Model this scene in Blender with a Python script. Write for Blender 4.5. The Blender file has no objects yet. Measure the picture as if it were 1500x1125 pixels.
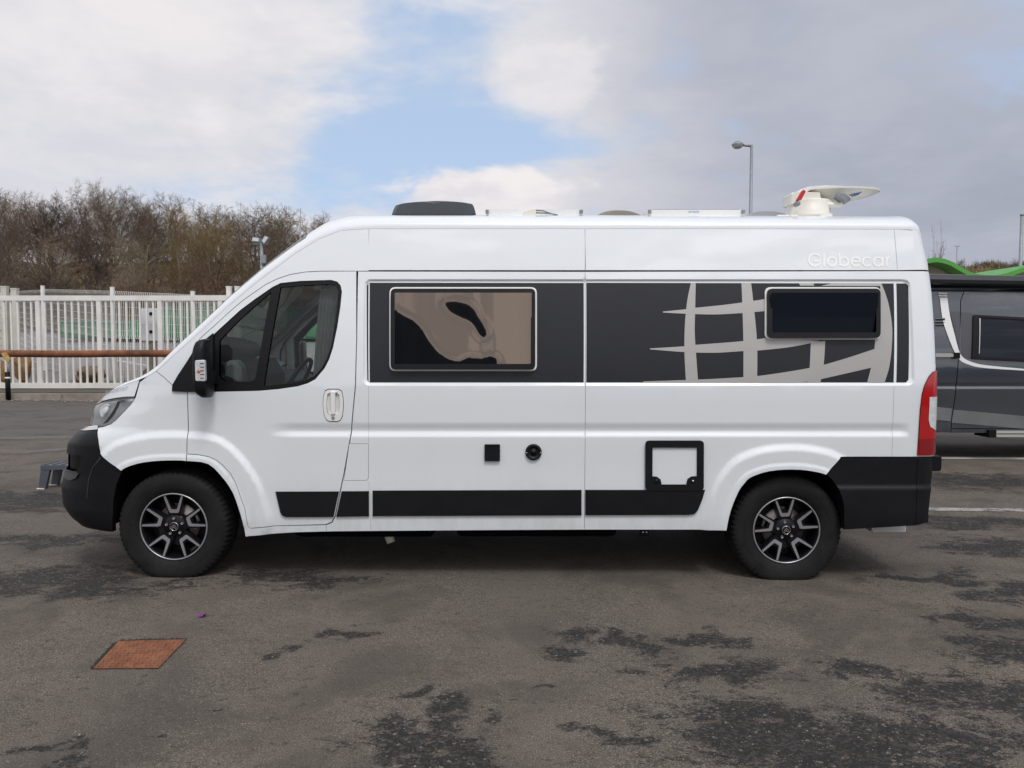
import bpy, bmesh, math, random
import numpy as np
from mathutils import Vector
from mathutils.geometry import delaunay_2d_cdt
random.seed(7); rng = np.random.default_rng(7)
R = math.radians
scene = bpy.context.scene
COL = scene.collection

# ------------------------------------------------------------------ camera, sky, sun, exposure
F_PX, CX, CY = 1127.0, 750.0, 562.5
CAM_H, PITCH = 1.57, R(2.87)
cam_d = bpy.data.cameras.new('camera'); cam = bpy.data.objects.new('camera', cam_d); COL.objects.link(cam)
cam_d.sensor_width = 36; cam_d.lens = 36 * F_PX / 1500; cam_d.clip_end = 2000; cam_d.clip_start = 0.05
cam.location = (0, 0, CAM_H); cam.rotation_euler = (R(90) - PITCH, 0, 0)
scene.camera = cam
SUN_EL, SUN_AZ = R(56), R(160)          # azimuth clockwise from +Y: behind the camera, a little to the right
world = bpy.data.worlds.new('World'); scene.world = world; world.use_nodes = True
world.cycles.sampling_method = 'MANUAL'; world.cycles.sample_map_resolution = 256
scene.view_settings.view_transform = 'Standard'; scene.view_settings.look = 'None'
scene.view_settings.exposure = 0.2; scene.view_settings.gamma = 1.0; scene.view_settings.use_curve_mapping = False
sun_d = bpy.data.lights.new('sun', 'SUN'); sun_d.energy = 1.15; sun_d.angle = R(14); sun_d.color = (1, .975, .94)
sun = bpy.data.objects.new('sun', sun_d); COL.objects.link(sun)
sun.rotation_euler = (R(90) - SUN_EL, 0, math.pi - SUN_AZ)   # points from the sun towards the scene
sun.location = (3, -10, 12)
scene.cycles.use_denoising = True
scene.cycles.max_bounces = 8; scene.cycles.transparent_max_bounces = 24
scene.cycles.caustics_reflective = False; scene.cycles.caustics_refractive = False


class NT:
    """small node-tree helper"""
    def __init__(s, tree): s.t = tree; s.n = tree.nodes; s.l = tree.links
    def new(s, kind, **kw):
        nd = s.n.new(kind)
        for k, v in kw.items(): setattr(nd, k, v)
        return nd
    def put(s, sock, v):
        if isinstance(v, bpy.types.NodeSocket): s.l.new(v, sock)
        elif v is not None:
            if hasattr(sock.default_value, '__len__') and not hasattr(v, '__len__'): v = (v,) * len(sock.default_value)
            if hasattr(sock.default_value, '__len__') and len(sock.default_value) == 4 and len(v) == 3: v = (*v, 1)
            sock.default_value = v
    def m(s, op, a, b=None, c=None, clamp=False):
        nd = s.new('ShaderNodeMath', operation=op, use_clamp=clamp)
        for i, v in enumerate((a, b, c)):
            if v is not None: s.put(nd.inputs[i], v)
        return nd.outputs[0]
    def vm(s, op, a, b=None, scale=None):
        nd = s.new('ShaderNodeVectorMath', operation=op); s.put(nd.inputs[0], a)
        if b is not None: s.put(nd.inputs[1], b)
        if scale is not None: s.put(nd.inputs['Scale'], scale)
        return nd.outputs['Value'] if op in ('LENGTH', 'DOT_PRODUCT', 'DISTANCE') else nd.outputs[0]
    def mix(s, f, a, b, mode='MIX'):
        nd = s.new('ShaderNodeMix', data_type='RGBA', blend_type=mode)
        s.put(nd.inputs[0], f); s.put(nd.inputs[6], a); s.put(nd.inputs[7], b); return nd.outputs[2]
    def ss(s, v, lo, hi, a=0., b=1.):
        nd = s.new('ShaderNodeMapRange', interpolation_type='SMOOTHSTEP'); s.put(nd.inputs[0], v)
        for i, q in enumerate((lo, hi, a, b)): s.put(nd.inputs[i + 1], q)
        return nd.outputs[0]
    def noise(s, vec, scale, detail=4, rough=.55, dist=0., out='Fac'):
        nd = s.new('ShaderNodeTexNoise'); s.put(nd.inputs['Vector'], vec)
        for k, v in (('Scale', scale), ('Detail', detail), ('Roughness', rough), ('Distortion', dist)): s.put(nd.inputs[k], v)
        return nd.outputs[out]
    def comb(s, x, y, z):
        nd = s.new('ShaderNodeCombineXYZ')
        for i, v in enumerate((x, y, z)): s.put(nd.inputs[i], v)
        return nd.outputs[0]
    def sep(s, v):
        nd = s.new('ShaderNodeSeparateXYZ'); s.put(nd.inputs[0], v); return nd.outputs


def build_sky():
    w = NT(world.node_tree); w.n.clear()
    out = w.new('ShaderNodeOutputWorld'); bg = w.new('ShaderNodeBackground'); bg.inputs['Strength'].default_value = 0.1
    w.l.new(bg.outputs[0], out.inputs[0])
    sky = w.new('ShaderNodeTexSky', sky_type='NISHITA', sun_disc=False)
    sky.sun_elevation = SUN_EL; sky.sun_rotation = SUN_AZ; sky.altitude = 100; sky.air_density = 1.0; sky.dust_density = .6
    d = w.new('ShaderNodeTexCoord').outputs['Generated']
    x, y, z = w.sep(d)
    zc = w.m('MAXIMUM', z, 0.0)
    az = w.m('ARCTAN2', x, y); el = w.m('ARCSINE', zc)
    # cloud layer seen in perspective, drawn out towards the horizon
    k = w.m('DIVIDE', 1.0, w.m('ADD', zc, .28))
    cv = w.comb(w.m('MULTIPLY', x, k), w.m('MULTIPLY', y, k), w.m('MULTIPLY', z, 2.2))
    n1 = w.noise(cv, 1.5, 4, .56, .25); n2 = w.noise(w.vm('ADD', cv, (3.1, 7.7, 1.3)), 3.6, 4, .6, .2)
    n3 = w.noise(w.vm('ADD', cv, (9.1, 2.7, 5.3)), .9, 1, .5)
    dens = w.m('ADD', w.m('MULTIPLY', n1, 1.05), w.m('MULTIPLY', n2, .75)); dens = w.m('SUBTRACT', dens, .40)
    def blob(a0, e0, ra, re):
        u = w.m('DIVIDE', w.m('SUBTRACT', az, R(a0)), R(ra)); v = w.m('DIVIDE', w.m('SUBTRACT', el, R(e0)), R(re))
        r2 = w.m('ADD', w.m('MULTIPLY', u, u), w.m('MULTIPLY', v, v))
        return w.m('EXPONENT', w.m('MULTIPLY', r2, -1.0))
    # gaps in the cloud deck where blue shows
    gaps = w.m('ADD', w.m('ADD', blob(-10, 14, 8, 4.2), w.m('MULTIPLY', blob(-2.5, 14.6, 9, 2.6), .9)), w.m('ADD', w.m('MULTIPLY', blob(-6, 23, 9, 5), .95), w.m('MULTIPLY', blob(-19, 9.5, 8, 2.5), .75)))
    cover = w.m('ADD', dens, w.m('MULTIPLY', gaps, -.42))
    cover = w.m('ADD', cover, w.m('MULTIPLY', blob(-27, 19, 13, 7), .10))
    cover = w.m('ADD', cover, w.m('MULTIPLY', blob(-1, 11.2, 8.5, 1.5), .22))
    cover = w.m('ADD', cover, w.m('MULTIPLY', blob(1, 19.5, 4.5, 2.4), .17))
    cf = w.ss(cover, .10, .46)
    # light and dark sides of the cloud; a heavier bank lies to the right
    bank = w.ss(az, R(-3), R(20)); bank = w.m('MULTIPLY', bank, w.ss(w.m('ABSOLUTE', az), R(150), R(60)))
    tex = w.m('ADD', w.m('MULTIPLY', n2, .55), w.m('MULTIPLY', n3, .45))
    lit = w.mix(w.ss(tex, .28, .70), (5.7, 5.8, 6.4), (7.15, 7.05, 7.2))
    dark = w.mix(w.ss(tex, .28, .72), (3.3, 3.5, 4.25), (4.3, 4.5, 5.2))
    cloud = w.mix(bank, lit, dark)
    # veiled sun brightens the deck around it
    sd = (math.sin(SUN_AZ) * math.cos(SUN_EL), math.cos(SUN_AZ) * math.cos(SUN_EL), math.sin(SUN_EL))
    dot = w.m('MAXIMUM', w.vm('DOT_PRODUCT', d, sd), 0.0)
    glow = w.m('ADD', 1.0, w.m('ADD', w.m('MULTIPLY', w.m('POWER', dot, 6), .55), w.m('MULTIPLY', w.m('POWER', dot, 60), .8)))
    glow = w.m('ADD', glow, w.m('MULTIPLY', w.m('POWER', dot, 4), w.ss(n2, .49, .63, 0, 2.0)))
    cloud = w.vm('SCALE', cloud, scale=glow)
    blue = w.mix(.72, w.vm('SCALE', sky.outputs[0], scale=1.0), (4.7, 5.95, 7.9))
    final = w.mix(cf, blue, cloud)
    pn = w.m('ADD', w.m('MULTIPLY', w.noise(w.vm('MULTIPLY', d, (1, 1, 1.6)), 9, 4, .62, .3), 1.0), -.5)
    for (a0, e0, ra, re, amt) in ((-2.2, 11.0, 7.6, 2.1, .95), (2.2, 19.2, 4.6, 2.8, .5), (-26, 20, 14, 6.5, .6)):
        f = w.m('MULTIPLY', w.ss(w.m('ADD', blob(a0, e0, ra, re), w.m('MULTIPLY', pn, 1.3)), .30, .62), amt)
        f = w.m('MULTIPLY', f, w.ss(el, R(e0 - re * 2.2), R(e0 + re * .3), .45, 1.0))
        final = w.mix(f, final, w.mix(w.ss(n2, .35, .65), (6.7, 6.5, 6.8), (7.9, 7.5, 7.5)))
    w.l.new(final, bg.inputs['Color'])
build_sky()

# ------------------------------------------------------------------ pixel <-> space helpers (for measuring the photograph)
cp, sp_ = math.cos(PITCH), math.sin(PITCH)
def ray(px, py):
    dx = (px - CX) / F_PX; dy = (CY - py) / F_PX
    return np.array([dx, cp + dy * sp_, -sp_ + dy * cp])
def at(px, py, Y):
    d = ray(px, py); t = Y / d[1]; return np.array([d[0] * t, Y, CAM_H + d[2] * t])
def proj(x, y, z):
    z = z - CAM_H; f = y * cp - z * sp_; u = y * sp_ + z * cp
    return CX + F_PX * x / f, CY - F_PX * u / f
G_C, G_S = -0.023, -0.0059                # the yard falls very slightly to the right
def gz(x): return G_C + G_S * x
def ground(px, py, dz=0.):
    d = ray(px, py); t = (G_C + dz - CAM_H) / (d[2] - G_S * d[0]); return np.array([d[0] * t, d[1] * t, CAM_H + d[2] * t])

# ------------------------------------------------------------------ materials
MATS = {}
def mat(name, col, rough=.5, metal=0., spec=.5, coat=0., bump=0., bscale=30., var=0., vscale=4., ior=1.5, trans=0., emit=None):
    m = bpy.data.materials.new(name); m.use_nodes = True; t = NT(m.node_tree)
    b = t.n['Principled BSDF']; t.put(b.inputs['Base Color'], col); b.inputs['Roughness'].default_value = rough
    b.inputs['Metallic'].default_value = metal; b.inputs['Specular IOR Level'].default_value = spec
    b.inputs['Coat Weight'].default_value = coat; b.inputs['Coat Roughness'].default_value = .04
    b.inputs['IOR'].default_value = ior; b.inputs['Transmission Weight'].default_value = trans
    oc = t.new('ShaderNodeTexCoord').outputs['Object']
    if var:
        n = t.noise(oc, vscale, 6, .6)
        t.put(b.inputs['Base Color'], t.mix(t.ss(n, .3, .7), tuple(c * (1 - var) for c in col), tuple(min(1, c * (1 + var)) for c in col)))
        t.put(b.inputs['Roughness'], t.ss(t.noise(oc, vscale * 2.3, 4), .2, .8, max(0, rough - .08), min(1, rough + .08)))
    if bump:
        bn = t.new('ShaderNodeBump'); bn.inputs['Strength'].default_value = bump; bn.inputs['Distance'].default_value = .01
        t.put(bn.inputs['Height'], t.noise(oc, bscale, 5, .6)); t.put(b.inputs['Normal'], bn.outputs[0])
    MATS[name] = m; return m

def paint(name, col, dirt):
    m = mat(name, col, .32, coat=1.0, var=0); t = NT(m.node_tree); b = t.n['Principled BSDF']; b.inputs['Coat IOR'].default_value = 1.7
    oc = t.new('ShaderNodeTexCoord').outputs['Object']; z = t.sep(oc)[2]
    n = t.noise(oc, 2.2, 6, .65); n2 = t.noise(t.vm('MULTIPLY', oc, (9, 9, 2.2)), 2.0, 6, .6)
    f = t.m('MULTIPLY', t.ss(z, .85, .3), t.ss(t.m('ADD', t.m('MULTIPLY', n, .6), t.m('MULTIPLY', n2, .5)), .38, .75))   # road film low on the body
    f = t.m('ADD', t.m('MULTIPLY', f, .35), t.m('MULTIPLY', t.ss(n, .45, .8), .06))
    t.put(b.inputs['Base Color'], t.mix(f, col, dirt)); t.put(b.inputs['Roughness'], t.m('ADD', .28, t.m('MULTIPLY', f, .5)))
    bn = t.new('ShaderNodeBump'); bn.inputs['Strength'].default_value = .22; bn.inputs['Distance'].default_value = .012; t.put(bn.inputs['Height'], t.noise(oc, 2.6, 2, .5)); t.put(b.inputs['Normal'], bn.outputs[0]); t.put(b.inputs['Coat Normal'], bn.outputs[0])
    return m
WHITE = paint('white_paint', (.77, .805, .83), (.5, .47, .43))
GREY = paint('grey_paint', (.045, .056, .070), (.12, .115, .11)); GREY.node_tree.nodes['Principled BSDF'].inputs['Metallic'].default_value = .35
PLASTIC = mat('black_plastic', (.0055, .006, .008), .45, spec=.27, bump=.12, bscale=900, var=.25, vscale=3)
RUBBER = mat('rubber', (.006, .006, .007), .55, spec=.2)
SEAL = mat('window_seal', (.006, .006, .007), .4, spec=.25)
TYRE = mat('tyre_rubber', (.0125, .012, .012), .75, spec=.25, bump=.2, bscale=60, var=.3, vscale=7)
FOIL = mat('anthracite_foil', (.019, .020, .026), .36, spec=.32, var=.06, vscale=1.5)
SILVERFOIL = mat('silver_foil', (.44, .43, .41), .42, metal=.25, var=.04, vscale=2)
CREAMFOIL = mat('cream_lettering', (.98, .965, .93), .3, coat=1.0)
GREYPRINT = mat('grey_print', (.42, .42, .42), .5)
CHROME = mat('chrome', (.8, .8, .82), .12, metal=1)
ALU = mat('machined_aluminium', (.40, .40, .42), .32, metal=.6)
RIMBLACK = mat('rim_black', (.006, .006, .007), .3, spec=.25)
STEEL = mat('disc_steel', (.32, .30, .28), .4, metal=.8, var=.25, vscale=12)
DARK = mat('underbody_black', (.005, .005, .0055), .9, spec=.1)
WPLAST = mat('white_plastic', (.78, .78, .76), .4, var=.04)
CREAM = mat('cream_plastic', (.74, .72, .65), .45, var=.05)
REDP = mat('red_plastic', (.5, .02, .02), .4)
GREYP = mat('grey_plastic', (.22, .23, .24), .5, var=.1)
VENTDARK = mat('vent_dark', (.045, .052, .060), .3, coat=.3, var=.08)
VENTBROWN = mat('vent_brown', (.17, .145, .11), .3, coat=.4)
VENTGREY = mat('vent_grey', (.25, .25, .26), .3, coat=.4)
BLUEP = mat('blue_print', (.05, .25, .5), .5)
NAVYP = mat('navy_print', (.07, .10, .2), .5)
REDLENS = mat('red_lens', (.42, .008, .010), .14, coat=.8)
REDDARK = mat('dark_red_lens', (.23, .006, .010), .16, coat=.8)
CLEARLENS = mat('clear_lens', (.62, .63, .64), .12, coat=.8, var=.12, vscale=30)
ORANGE = mat('amber_bulb', (.5, .2, .06), .3)
SEATC = mat('seat_fabric', (.20, .20, .21), .9, bump=.3, bscale=300, var=.15)
TRIM = mat('cab_trim', (.62, .64, .62), .8, var=.08)
DASH = mat('dashboard', (.030, .032, .036), .7)
CURT = mat('pleated_blind', (.42, .43, .43), .85, var=.12)
CLOTH = mat('blue_cloth', (.22, .27, .33), .9, var=.3, vscale=14)

def glass(name, tint, refl=1.0, ior=1.5):
    m = bpy.data.materials.new(name); m.use_nodes = True; t = NT(m.node_tree); t.n.clear()
    o = t.new('ShaderNodeOutputMaterial'); tr = t.new('ShaderNodeBsdfTransparent'); gl = t.new('ShaderNodeBsdfGlossy')
    gl.inputs['Roughness'].default_value = .0; t.put(tr.inputs[0], tint)
    fr = t.new('ShaderNodeFresnel'); fr.inputs['IOR'].default_value = ior
    mx = t.new('ShaderNodeMixShader'); t.put(mx.inputs[0], t.m('MULTIPLY', fr.outputs[0], refl, clamp=True))
    t.l.new(tr.outputs[0], mx.inputs[1]); t.l.new(gl.outputs[0], mx.inputs[2]); t.l.new(mx.outputs[0], o.inputs[0])
    return m
CABGLASS = glass('cab_glass', (.88, .95, .91), .9)
LAMPGLASS = glass('lamp_glass', (.93, .94, .94), 1.0)
def acrylic(name, col, tint, ior):
    m = mat(name, col, .015, ior=ior, spec=.5); b = m.node_tree.nodes['Principled BSDF']
    NT(m.node_tree).put(b.inputs['Specular Tint'], tint); return m
ACRYL = acrylic('tinted_acrylic', (.006, .007, .012), (1., .80, .63), 2.6)
ACRYL2 = acrylic('dark_acrylic', (.011, .014, .021), (.9, .95, 1.), 1.33)
MIRROR = mat('mirror_glass', (.75, .8, .8), .03, metal=1)

# ------------------------------------------------------------------ mesh helpers
def tag(o, label=None, cat=None, group=None, kind=None):
    for k, v in (('label', label), ('category', cat), ('group', group), ('kind', kind)):
        if v: o[k] = v
    return o
def empty(name, loc, label=None, cat=None, group=None, kind=None):
    o = bpy.data.objects.new(name, None); o.location = loc; COL.objects.link(o); o.empty_display_size = .2
    return tag(o, label, cat, group, kind)
def root_loc(p):
    v = Vector((0, 0, 0))
    while p is not None: v += p.location; p = p.parent
    return v
def link(name, me, parent=None):
    o = bpy.data.objects.new(name, me); COL.objects.link(o)
    if parent is not None: o.parent = parent
    return o
def copy_tree(o, parent=None, off=(0, 0, 0)):
    c = o.copy(); COL.objects.link(c); c.parent = parent
    for ch in list(o.children): copy_tree(ch, c)
    return c

class MB:
    def __init__(s): s.v = []; s.f = []; s.sm = []
    def add(s, vs, fs, smooth=False):
        b = len(s.v); s.v += [tuple(float(q) for q in p) for p in vs]; s.f += [tuple(b + i for i in f) for f in fs]; s.sm += [smooth] * len(fs); return s
    def box(s, x0, x1, y0, y1, z0, z1):
        return s.add([(x0, y0, z0), (x1, y0, z0), (x1, y1, z0), (x0, y1, z0), (x0, y0, z1), (x1, y0, z1), (x1, y1, z1), (x0, y1, z1)],
                     [(0, 3, 2, 1), (4, 5, 6, 7), (0, 1, 5, 4), (1, 2, 6, 5), (2, 3, 7, 6), (3, 0, 4, 7)])
    def rbox(s, x0, x1, y0, y1, z0, z1, r=.01):
        pts = rpoly([(x0, z0), (x1, z0), (x1, z1), (x0, z1)], r, 4); return s.prism(pts, y0, y1, r * .4)
    def prism(s, pts, y0, y1, bev=0.):
        """outline in x,z extruded along y, with a small chamfer on the front edge"""
        n = len(pts); c = np.mean(pts, axis=0); P = np.array(pts)
        if bev:
            d = P - c; L = np.linalg.norm(d, axis=1, keepdims=True); Q = P - d / np.maximum(L, 1e-6) * bev
            rings = [(Q, y0), (P, y0 + bev), (P, y1)]
        else: rings = [(P, y0), (P, y1)]
        vs = [(p[0], y, p[1]) for q, y in rings for p in q]; fs = []
        for k in range(len(rings) - 1):
            for i in range(n): j = (i + 1) % n; fs.append((k * n + i, k * n + j, (k + 1) * n + j, (k + 1) * n + i))
        fs.append(tuple(range(n))[::-1]); fs.append(tuple(range((len(rings) - 1) * n, len(rings) * n)))
        return s.add(vs, fs)
    def tube(s, path, rad, n=8, caps=True, smooth=True):
        P = [Vector(p) for p in path]; rad = rad if hasattr(rad, '__len__') else [rad] * len(P); vs = []; fs = []; up = None
        for i, p in enumerate(P):
            d = (P[min(i + 1, len(P) - 1)] - P[max(i - 1, 0)]).normalized()
            if up is None: up = d.orthogonal().normalized()
            up = (up - d * up.dot(d)); up = up.normalized() if up.length > 1e-6 else d.orthogonal().normalized(); sd = d.cross(up)
            for k in range(n): a = 2 * math.pi * k / n; vs.append(p + (up * math.cos(a) + sd * math.sin(a)) * rad[i])
        for i in range(len(P) - 1):
            for k in range(n): l = (k + 1) % n; fs.append((i * n + k, i * n + l, (i + 1) * n + l, (i + 1) * n + k))
        s.add(vs, fs, smooth)
        if caps: b = len(s.v) - len(vs); s.f += [tuple(b + k for k in range(n))[::-1], tuple(b + (len(P) - 1) * n + k for k in range(n))]; s.sm += [False, False]
        return s
    def lathe(s, prof, c, axis='y', n=48, smooth=True, mod=None):
        """prof: list of (radius, offset along axis)"""
        vs = []; fs = []; m = len(prof)
        for k in range(n):
            a = 2 * math.pi * k / n; ca, sa = math.cos(a), math.sin(a)
            for i, (r, h) in enumerate(prof):
                if mod: r = mod(r, h, k, i)
                q = (r * ca, h, r * sa) if axis == 'y' else (r * ca, r * sa, h) if axis == 'z' else (h, r * ca, r * sa)
                vs.append((c[0] + q[0], c[1] + q[1], c[2] + q[2]))
        for k in range(n):
            l = (k + 1) % n
            for i in range(m - 1): fs.append((k * m + i, k * m + i + 1, l * m + i + 1, l * m + i))
        return s.add(vs, fs, smooth)
    def grid(s, P, smooth=True, flip=False):
        P = np.asarray(P); a, b = P.shape[:2]; fs = []
        for i in range(a - 1):
            for j in range(b - 1):
                q = (i * b + j, i * b + j + 1, (i + 1) * b + j + 1, (i + 1) * b + j); fs.append(q[::-1] if flip else q)
        return s.add(P.reshape(-1, 3), fs, smooth)
    def mesh(s, name, off=(0, 0, 0)):
        me = bpy.data.meshes.new(name); ox, oy, oz = off
        me.from_pydata([(x - ox, y - oy, z - oz) for x, y, z in s.v], [], s.f); me.polygons.foreach_set('use_smooth', s.sm); me.update(); return me
    def build(s, name, m, parent=None, loc=None, fix=True):
        off = root_loc(parent) if parent is not None else (loc or (0, 0, 0))
        me = s.mesh(name, off); me.materials.append(m)
        if fix:
            bm = bmesh.new(); bm.from_mesh(me); bmesh.ops.recalc_face_normals(bm, faces=bm.faces[:]); bm.to_mesh(me); bm.free()
        o = link(name, me, parent)
        if parent is None and loc is not None: o.location = loc
        return o

def rpoly(pts, r, n=4):
    """polygon with rounded corners"""
    out = []; N = len(pts); rr = r if hasattr(r, '__len__') else [r] * N
    for i in range(N):
        p0, p, p1 = (np.array(pts[j % N], float) for j in (i - 1, i, i + 1)); r_ = rr[i]
        a, b = p0 - p, p1 - p; la, lb = np.linalg.norm(a), np.linalg.norm(b); r_ = min(r_, la * .49, lb * .49)
        if r_ <= 0: out.append(tuple(p)); continue
        q0, q1 = p + a / la * r_, p + b / lb * r_
        for k in range(n + 1): t = k / n; out.append(tuple((1 - t) ** 2 * q0 + 2 * t * (1 - t) * p + t * t * q1))
    return out
def smooth_curve(pts, n=6):
    P = [np.array(p, float) for p in pts]; out = []
    for i in range(len(P) - 1):
        p0, p1, p2, p3 = P[max(i - 1, 0)], P[i], P[i + 1], P[min(i + 2, len(P) - 1)]
        for k in range(n):
            t = k / n; out.append(.5 * ((2 * p1) + (p2 - p0) * t + (2 * p0 - 5 * p1 + 4 * p2 - p3) * t * t + (3 * p1 - p0 - 3 * p2 + p3) * t ** 3))
    out.append(P[-1]); return out
def resample(poly, step, closed=True):
    out = []; N = len(poly); M = N if closed else N - 1
    for i in range(M):
        a, b = np.array(poly[i], float), np.array(poly[(i + 1) % N], float); L = np.linalg.norm(b - a)
        if L < 1e-5: continue
        k = max(1, int(math.ceil(L / step)))
        for j in range(k): out.append(tuple(a + (b - a) * j / k))
    if not closed: out.append(tuple(poly[-1]))
    return out
def inside(P, poly):
    P = np.asarray(P); x, y = P[:, 0], P[:, 1]; r = np.zeros(len(P), bool); n = len(poly); j = n - 1
    for i in range(n):
        xi, yi = poly[i]; xj, yj = poly[j]
        if yi != yj:
            c = ((yi > y) != (yj > y)) & (x < (xj - xi) * (y - yi) / (yj - yi) + xi); r ^= c
        j = i
    return r
def seg_dist(P, line):
    P = np.asarray(P, float); best = np.full(len(P), 1e9)
    for i in range(len(line) - 1):
        a, b = np.array(line[i], float), np.array(line[i + 1], float); ab = b - a; L = max(ab @ ab, 1e-12)
        t = np.clip(((P - a) @ ab) / L, 0, 1); d = np.linalg.norm(P - (a + t[:, None] * ab), axis=1); best = np.minimum(best, d)
    return best
def sstep(v, a, b): t = np.clip((v - a) / (b - a), 0, 1); return t * t * (3 - 2 * t)

# ------------------------------------------------------------------ shape of the van body (local: x to the rear, inset from the widest plane, z up)
D, HW = 5.15, 1.02
XB = -2.0                                   # where the nose starts to round in plan
SIL_NOSE = np.array([(588, 145), (595, 139), (602, 135.5), (612, 134), (622, 131), (630, 116), (638, 107), (648, 100), (667, 97), (688, 97), (700, 93), (711, 90), (739, 92), (757, 104), (771, 120), (784, 150)], float)
SIL_TOP = np.array([(130, 600), (136, 597), (146, 587), (160, 574), (176, 563), (192, 556.5), (210, 550), (228, 538), (254, 512), (292, 476), (330, 440), (348, 423), (380, 396), (407, 374), (433, 355), (467, 332), (485, 323), (500, 318.5), (520, 315.6), (540, 315), (857, 315), (1100, 316), (1310, 317), (1330, 318), (1338, 320.5), (1344, 326), (1349, 334)], float)
def npow(z): return np.interp(z, [.3, .9, 1.0, 1.15, 1.3], [4.8, 4.8, 4.2, 3.6, 3.2])
def plan(xf, n, a):                          # nose in plan, a: 0 side .. 1 front centre
    t = a * math.pi / 2; return XB + (xf - XB) * np.sin(t) ** (2 / n), HW * (1 - np.cos(t) ** (2 / n))
ZL = np.linspace(.25, 1.32, 60); XF = []
for z_ in ZL:
    lo, hi = -3.6, -2.4; n_ = npow(z_); aa = np.linspace(.02, .98, 300)
    for _ in range(40):
        mid = (lo + hi) / 2; xx, ii = plan(mid, n_, aa); px, py = proj(xx, D + ii, z_)
        if np.min(px - np.interp(py, SIL_NOSE[:, 0], SIL_NOSE[:, 1])) < 0: lo = mid
        else: hi = mid
    XF.append((lo + hi) / 2)
XF = np.array(XF)
def x_front(z): return np.interp(z, ZL, XF)
def tumble_(z): return .165 * np.clip((z - 1.15) / 1.2, 0, 2) ** 1.7 + .02 * np.clip((.45 - z) / .25, 0, 2) ** 2
REAR_PTS = [at(px, py, D + .06 + tumble_(CAM_H + (506 - py) / 212)) for px, py in ((1349, 334), (1353, 350), (1360, 382), (1367, 430), (1371.5, 490), (1373.5, 540), (1373, 600), (1370, 670), (1366, 740), (1364, 800))]
def x_rear(z): return np.interp(z, [p[2] for p in REAR_PTS[::-1]], [p[0] for p in REAR_PTS[::-1]])
tumble = tumble_
FEAT = {}
def inset(x, z, feat=True, rear=True):
    x = np.asarray(x, float); z = np.asarray(z, float)
    i = tumble(z)
    xf = x_front(z); n = npow(z)
    u = np.clip((x - XB) / (xf - XB), 0, .99999)
    i = i + np.where(x < XB, (HW - tumble(z)) * (1 - (1 - u ** n) ** (1 / n)), 0)
    if rear:
        r = .10; v = np.clip((x - (x_rear(z) - r)) / r, 0, .985); i = i + r * (1 - np.sqrt(1 - v * v))
    if feat and FEAT:
        # recessed band that carries the dark foil
        x0, x1, z0, z1 = FEAT['band']; e = .018; rc = .03
        qx = np.abs(x - (x0 + x1) / 2) - ((x1 - x0) / 2 - rc); qz = np.abs(z - (z0 + z1) / 2) - ((z1 - z0) / 2 - rc)
        sd = np.hypot(np.maximum(qx, 0), np.maximum(qz, 0)) + np.minimum(np.maximum(qx, qz), 0) - rc
        i = i + .012 * sstep(-sd, -e, 0)
        # swage line
        za, zb, zc_ = FEAT['swage']; m = sstep(x, FEAT['sx'][0], FEAT['sx'][0] + .25) * sstep(x, FEAT['sx'][1], FEAT['sx'][1] - .06)
        i = i + m * .011 * (sstep(z, za + .005, zb) - 0) * sstep(z, zc_ + .0, zb)
        i = i - m * .004 * sstep(z, zb, zc_) * sstep(z, zc_ - .25, zc_)
        # wheel-arch flares
        sh = np.shape(i); P = np.stack(np.broadcast_arrays(x, z), -1).reshape(-1, 2)
        for ln, w0, w1 in FEAT['arch']:
            near = (np.abs(P[:, 0] - np.mean([q[0] for q in ln])) < 1.0) & (P[:, 1] < 1.15)
            d = np.full(len(P), 9.)
            if near.any(): d[near] = seg_dist(P[near], ln)
            i = i - (.020 * sstep(d, w1, w0)).reshape(sh) - (.006 * sstep(d, .05, .02)).reshape(sh)
    return i
def hit(px, py, feat=False, rear=False):
    """where the line of sight through a pixel meets the near side of the white van"""
    d = ray(px, py); ts = np.linspace((D - .3) / d[1], (D + .75) / d[1], 420)
    X, Y, Z = d[0] * ts, d[1] * ts, CAM_H + d[2] * ts
    g = Y - (D + inset(X, Z, feat, rear)); k = np.argmax(g > 0) if (g > 0).any() else int(np.argmax(g))
    if k == 0: return X[0], Z[0]
    w = g[k - 1] / (g[k - 1] - g[k]) if g[k] != g[k - 1] else 0
    return X[k - 1] + w * (X[k] - X[k - 1]), Z[k - 1] + w * (Z[k] - Z[k - 1])
def hp(pts): return [hit(*p) for p in pts]

ARCH_F = [(158, 790), (163, 760), (167, 731), (171, 709), (180, 689), (203, 679), (229, 675), (253, 674), (276, 674.7), (307, 679), (328, 699), (340, 716), (347, 731), (357, 763), (361, 786)]
ARCH_R = [(1061, 788), (1062.7, 776), (1069, 747), (1080, 720), (1089, 707), (1099, 698), (1125, 689.5), (1160, 687), (1187, 689.5), (1207, 694.5), (1219, 703), (1227, 715), (1233, 735), (1235, 760), (1235, 785)]
ARCH_F = [tuple(q) for q in smooth_curve(ARCH_F, 3)]; ARCH_R = [tuple(q) for q in smooth_curve(ARCH_R, 3)]
a0 = hit(537, 412); a1 = hit(1333, 413); b0 = hit(537, 561); b1 = hit(1333, 561)
FEAT['band'] = (a0[0], (a1[0] + b1[0]) / 2, (b0[1] + b1[1]) / 2, (a0[1] + a1[1]) / 2)
FEAT['swage'] = (hit(800, 619)[1], hit(800, 631)[1], hit(800, 641)[1])
FEAT['sx'] = (hit(385, 625)[0], hit(1334, 625)[0])
_af = hp([p for p in ARCH_F[12:-3]]); _ar = hp(ARCH_R[3:-6])
FEAT['arch'] = [(_af, .15, .205), (_ar, .12, .18)]
del a0, a1, b0, b1

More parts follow.
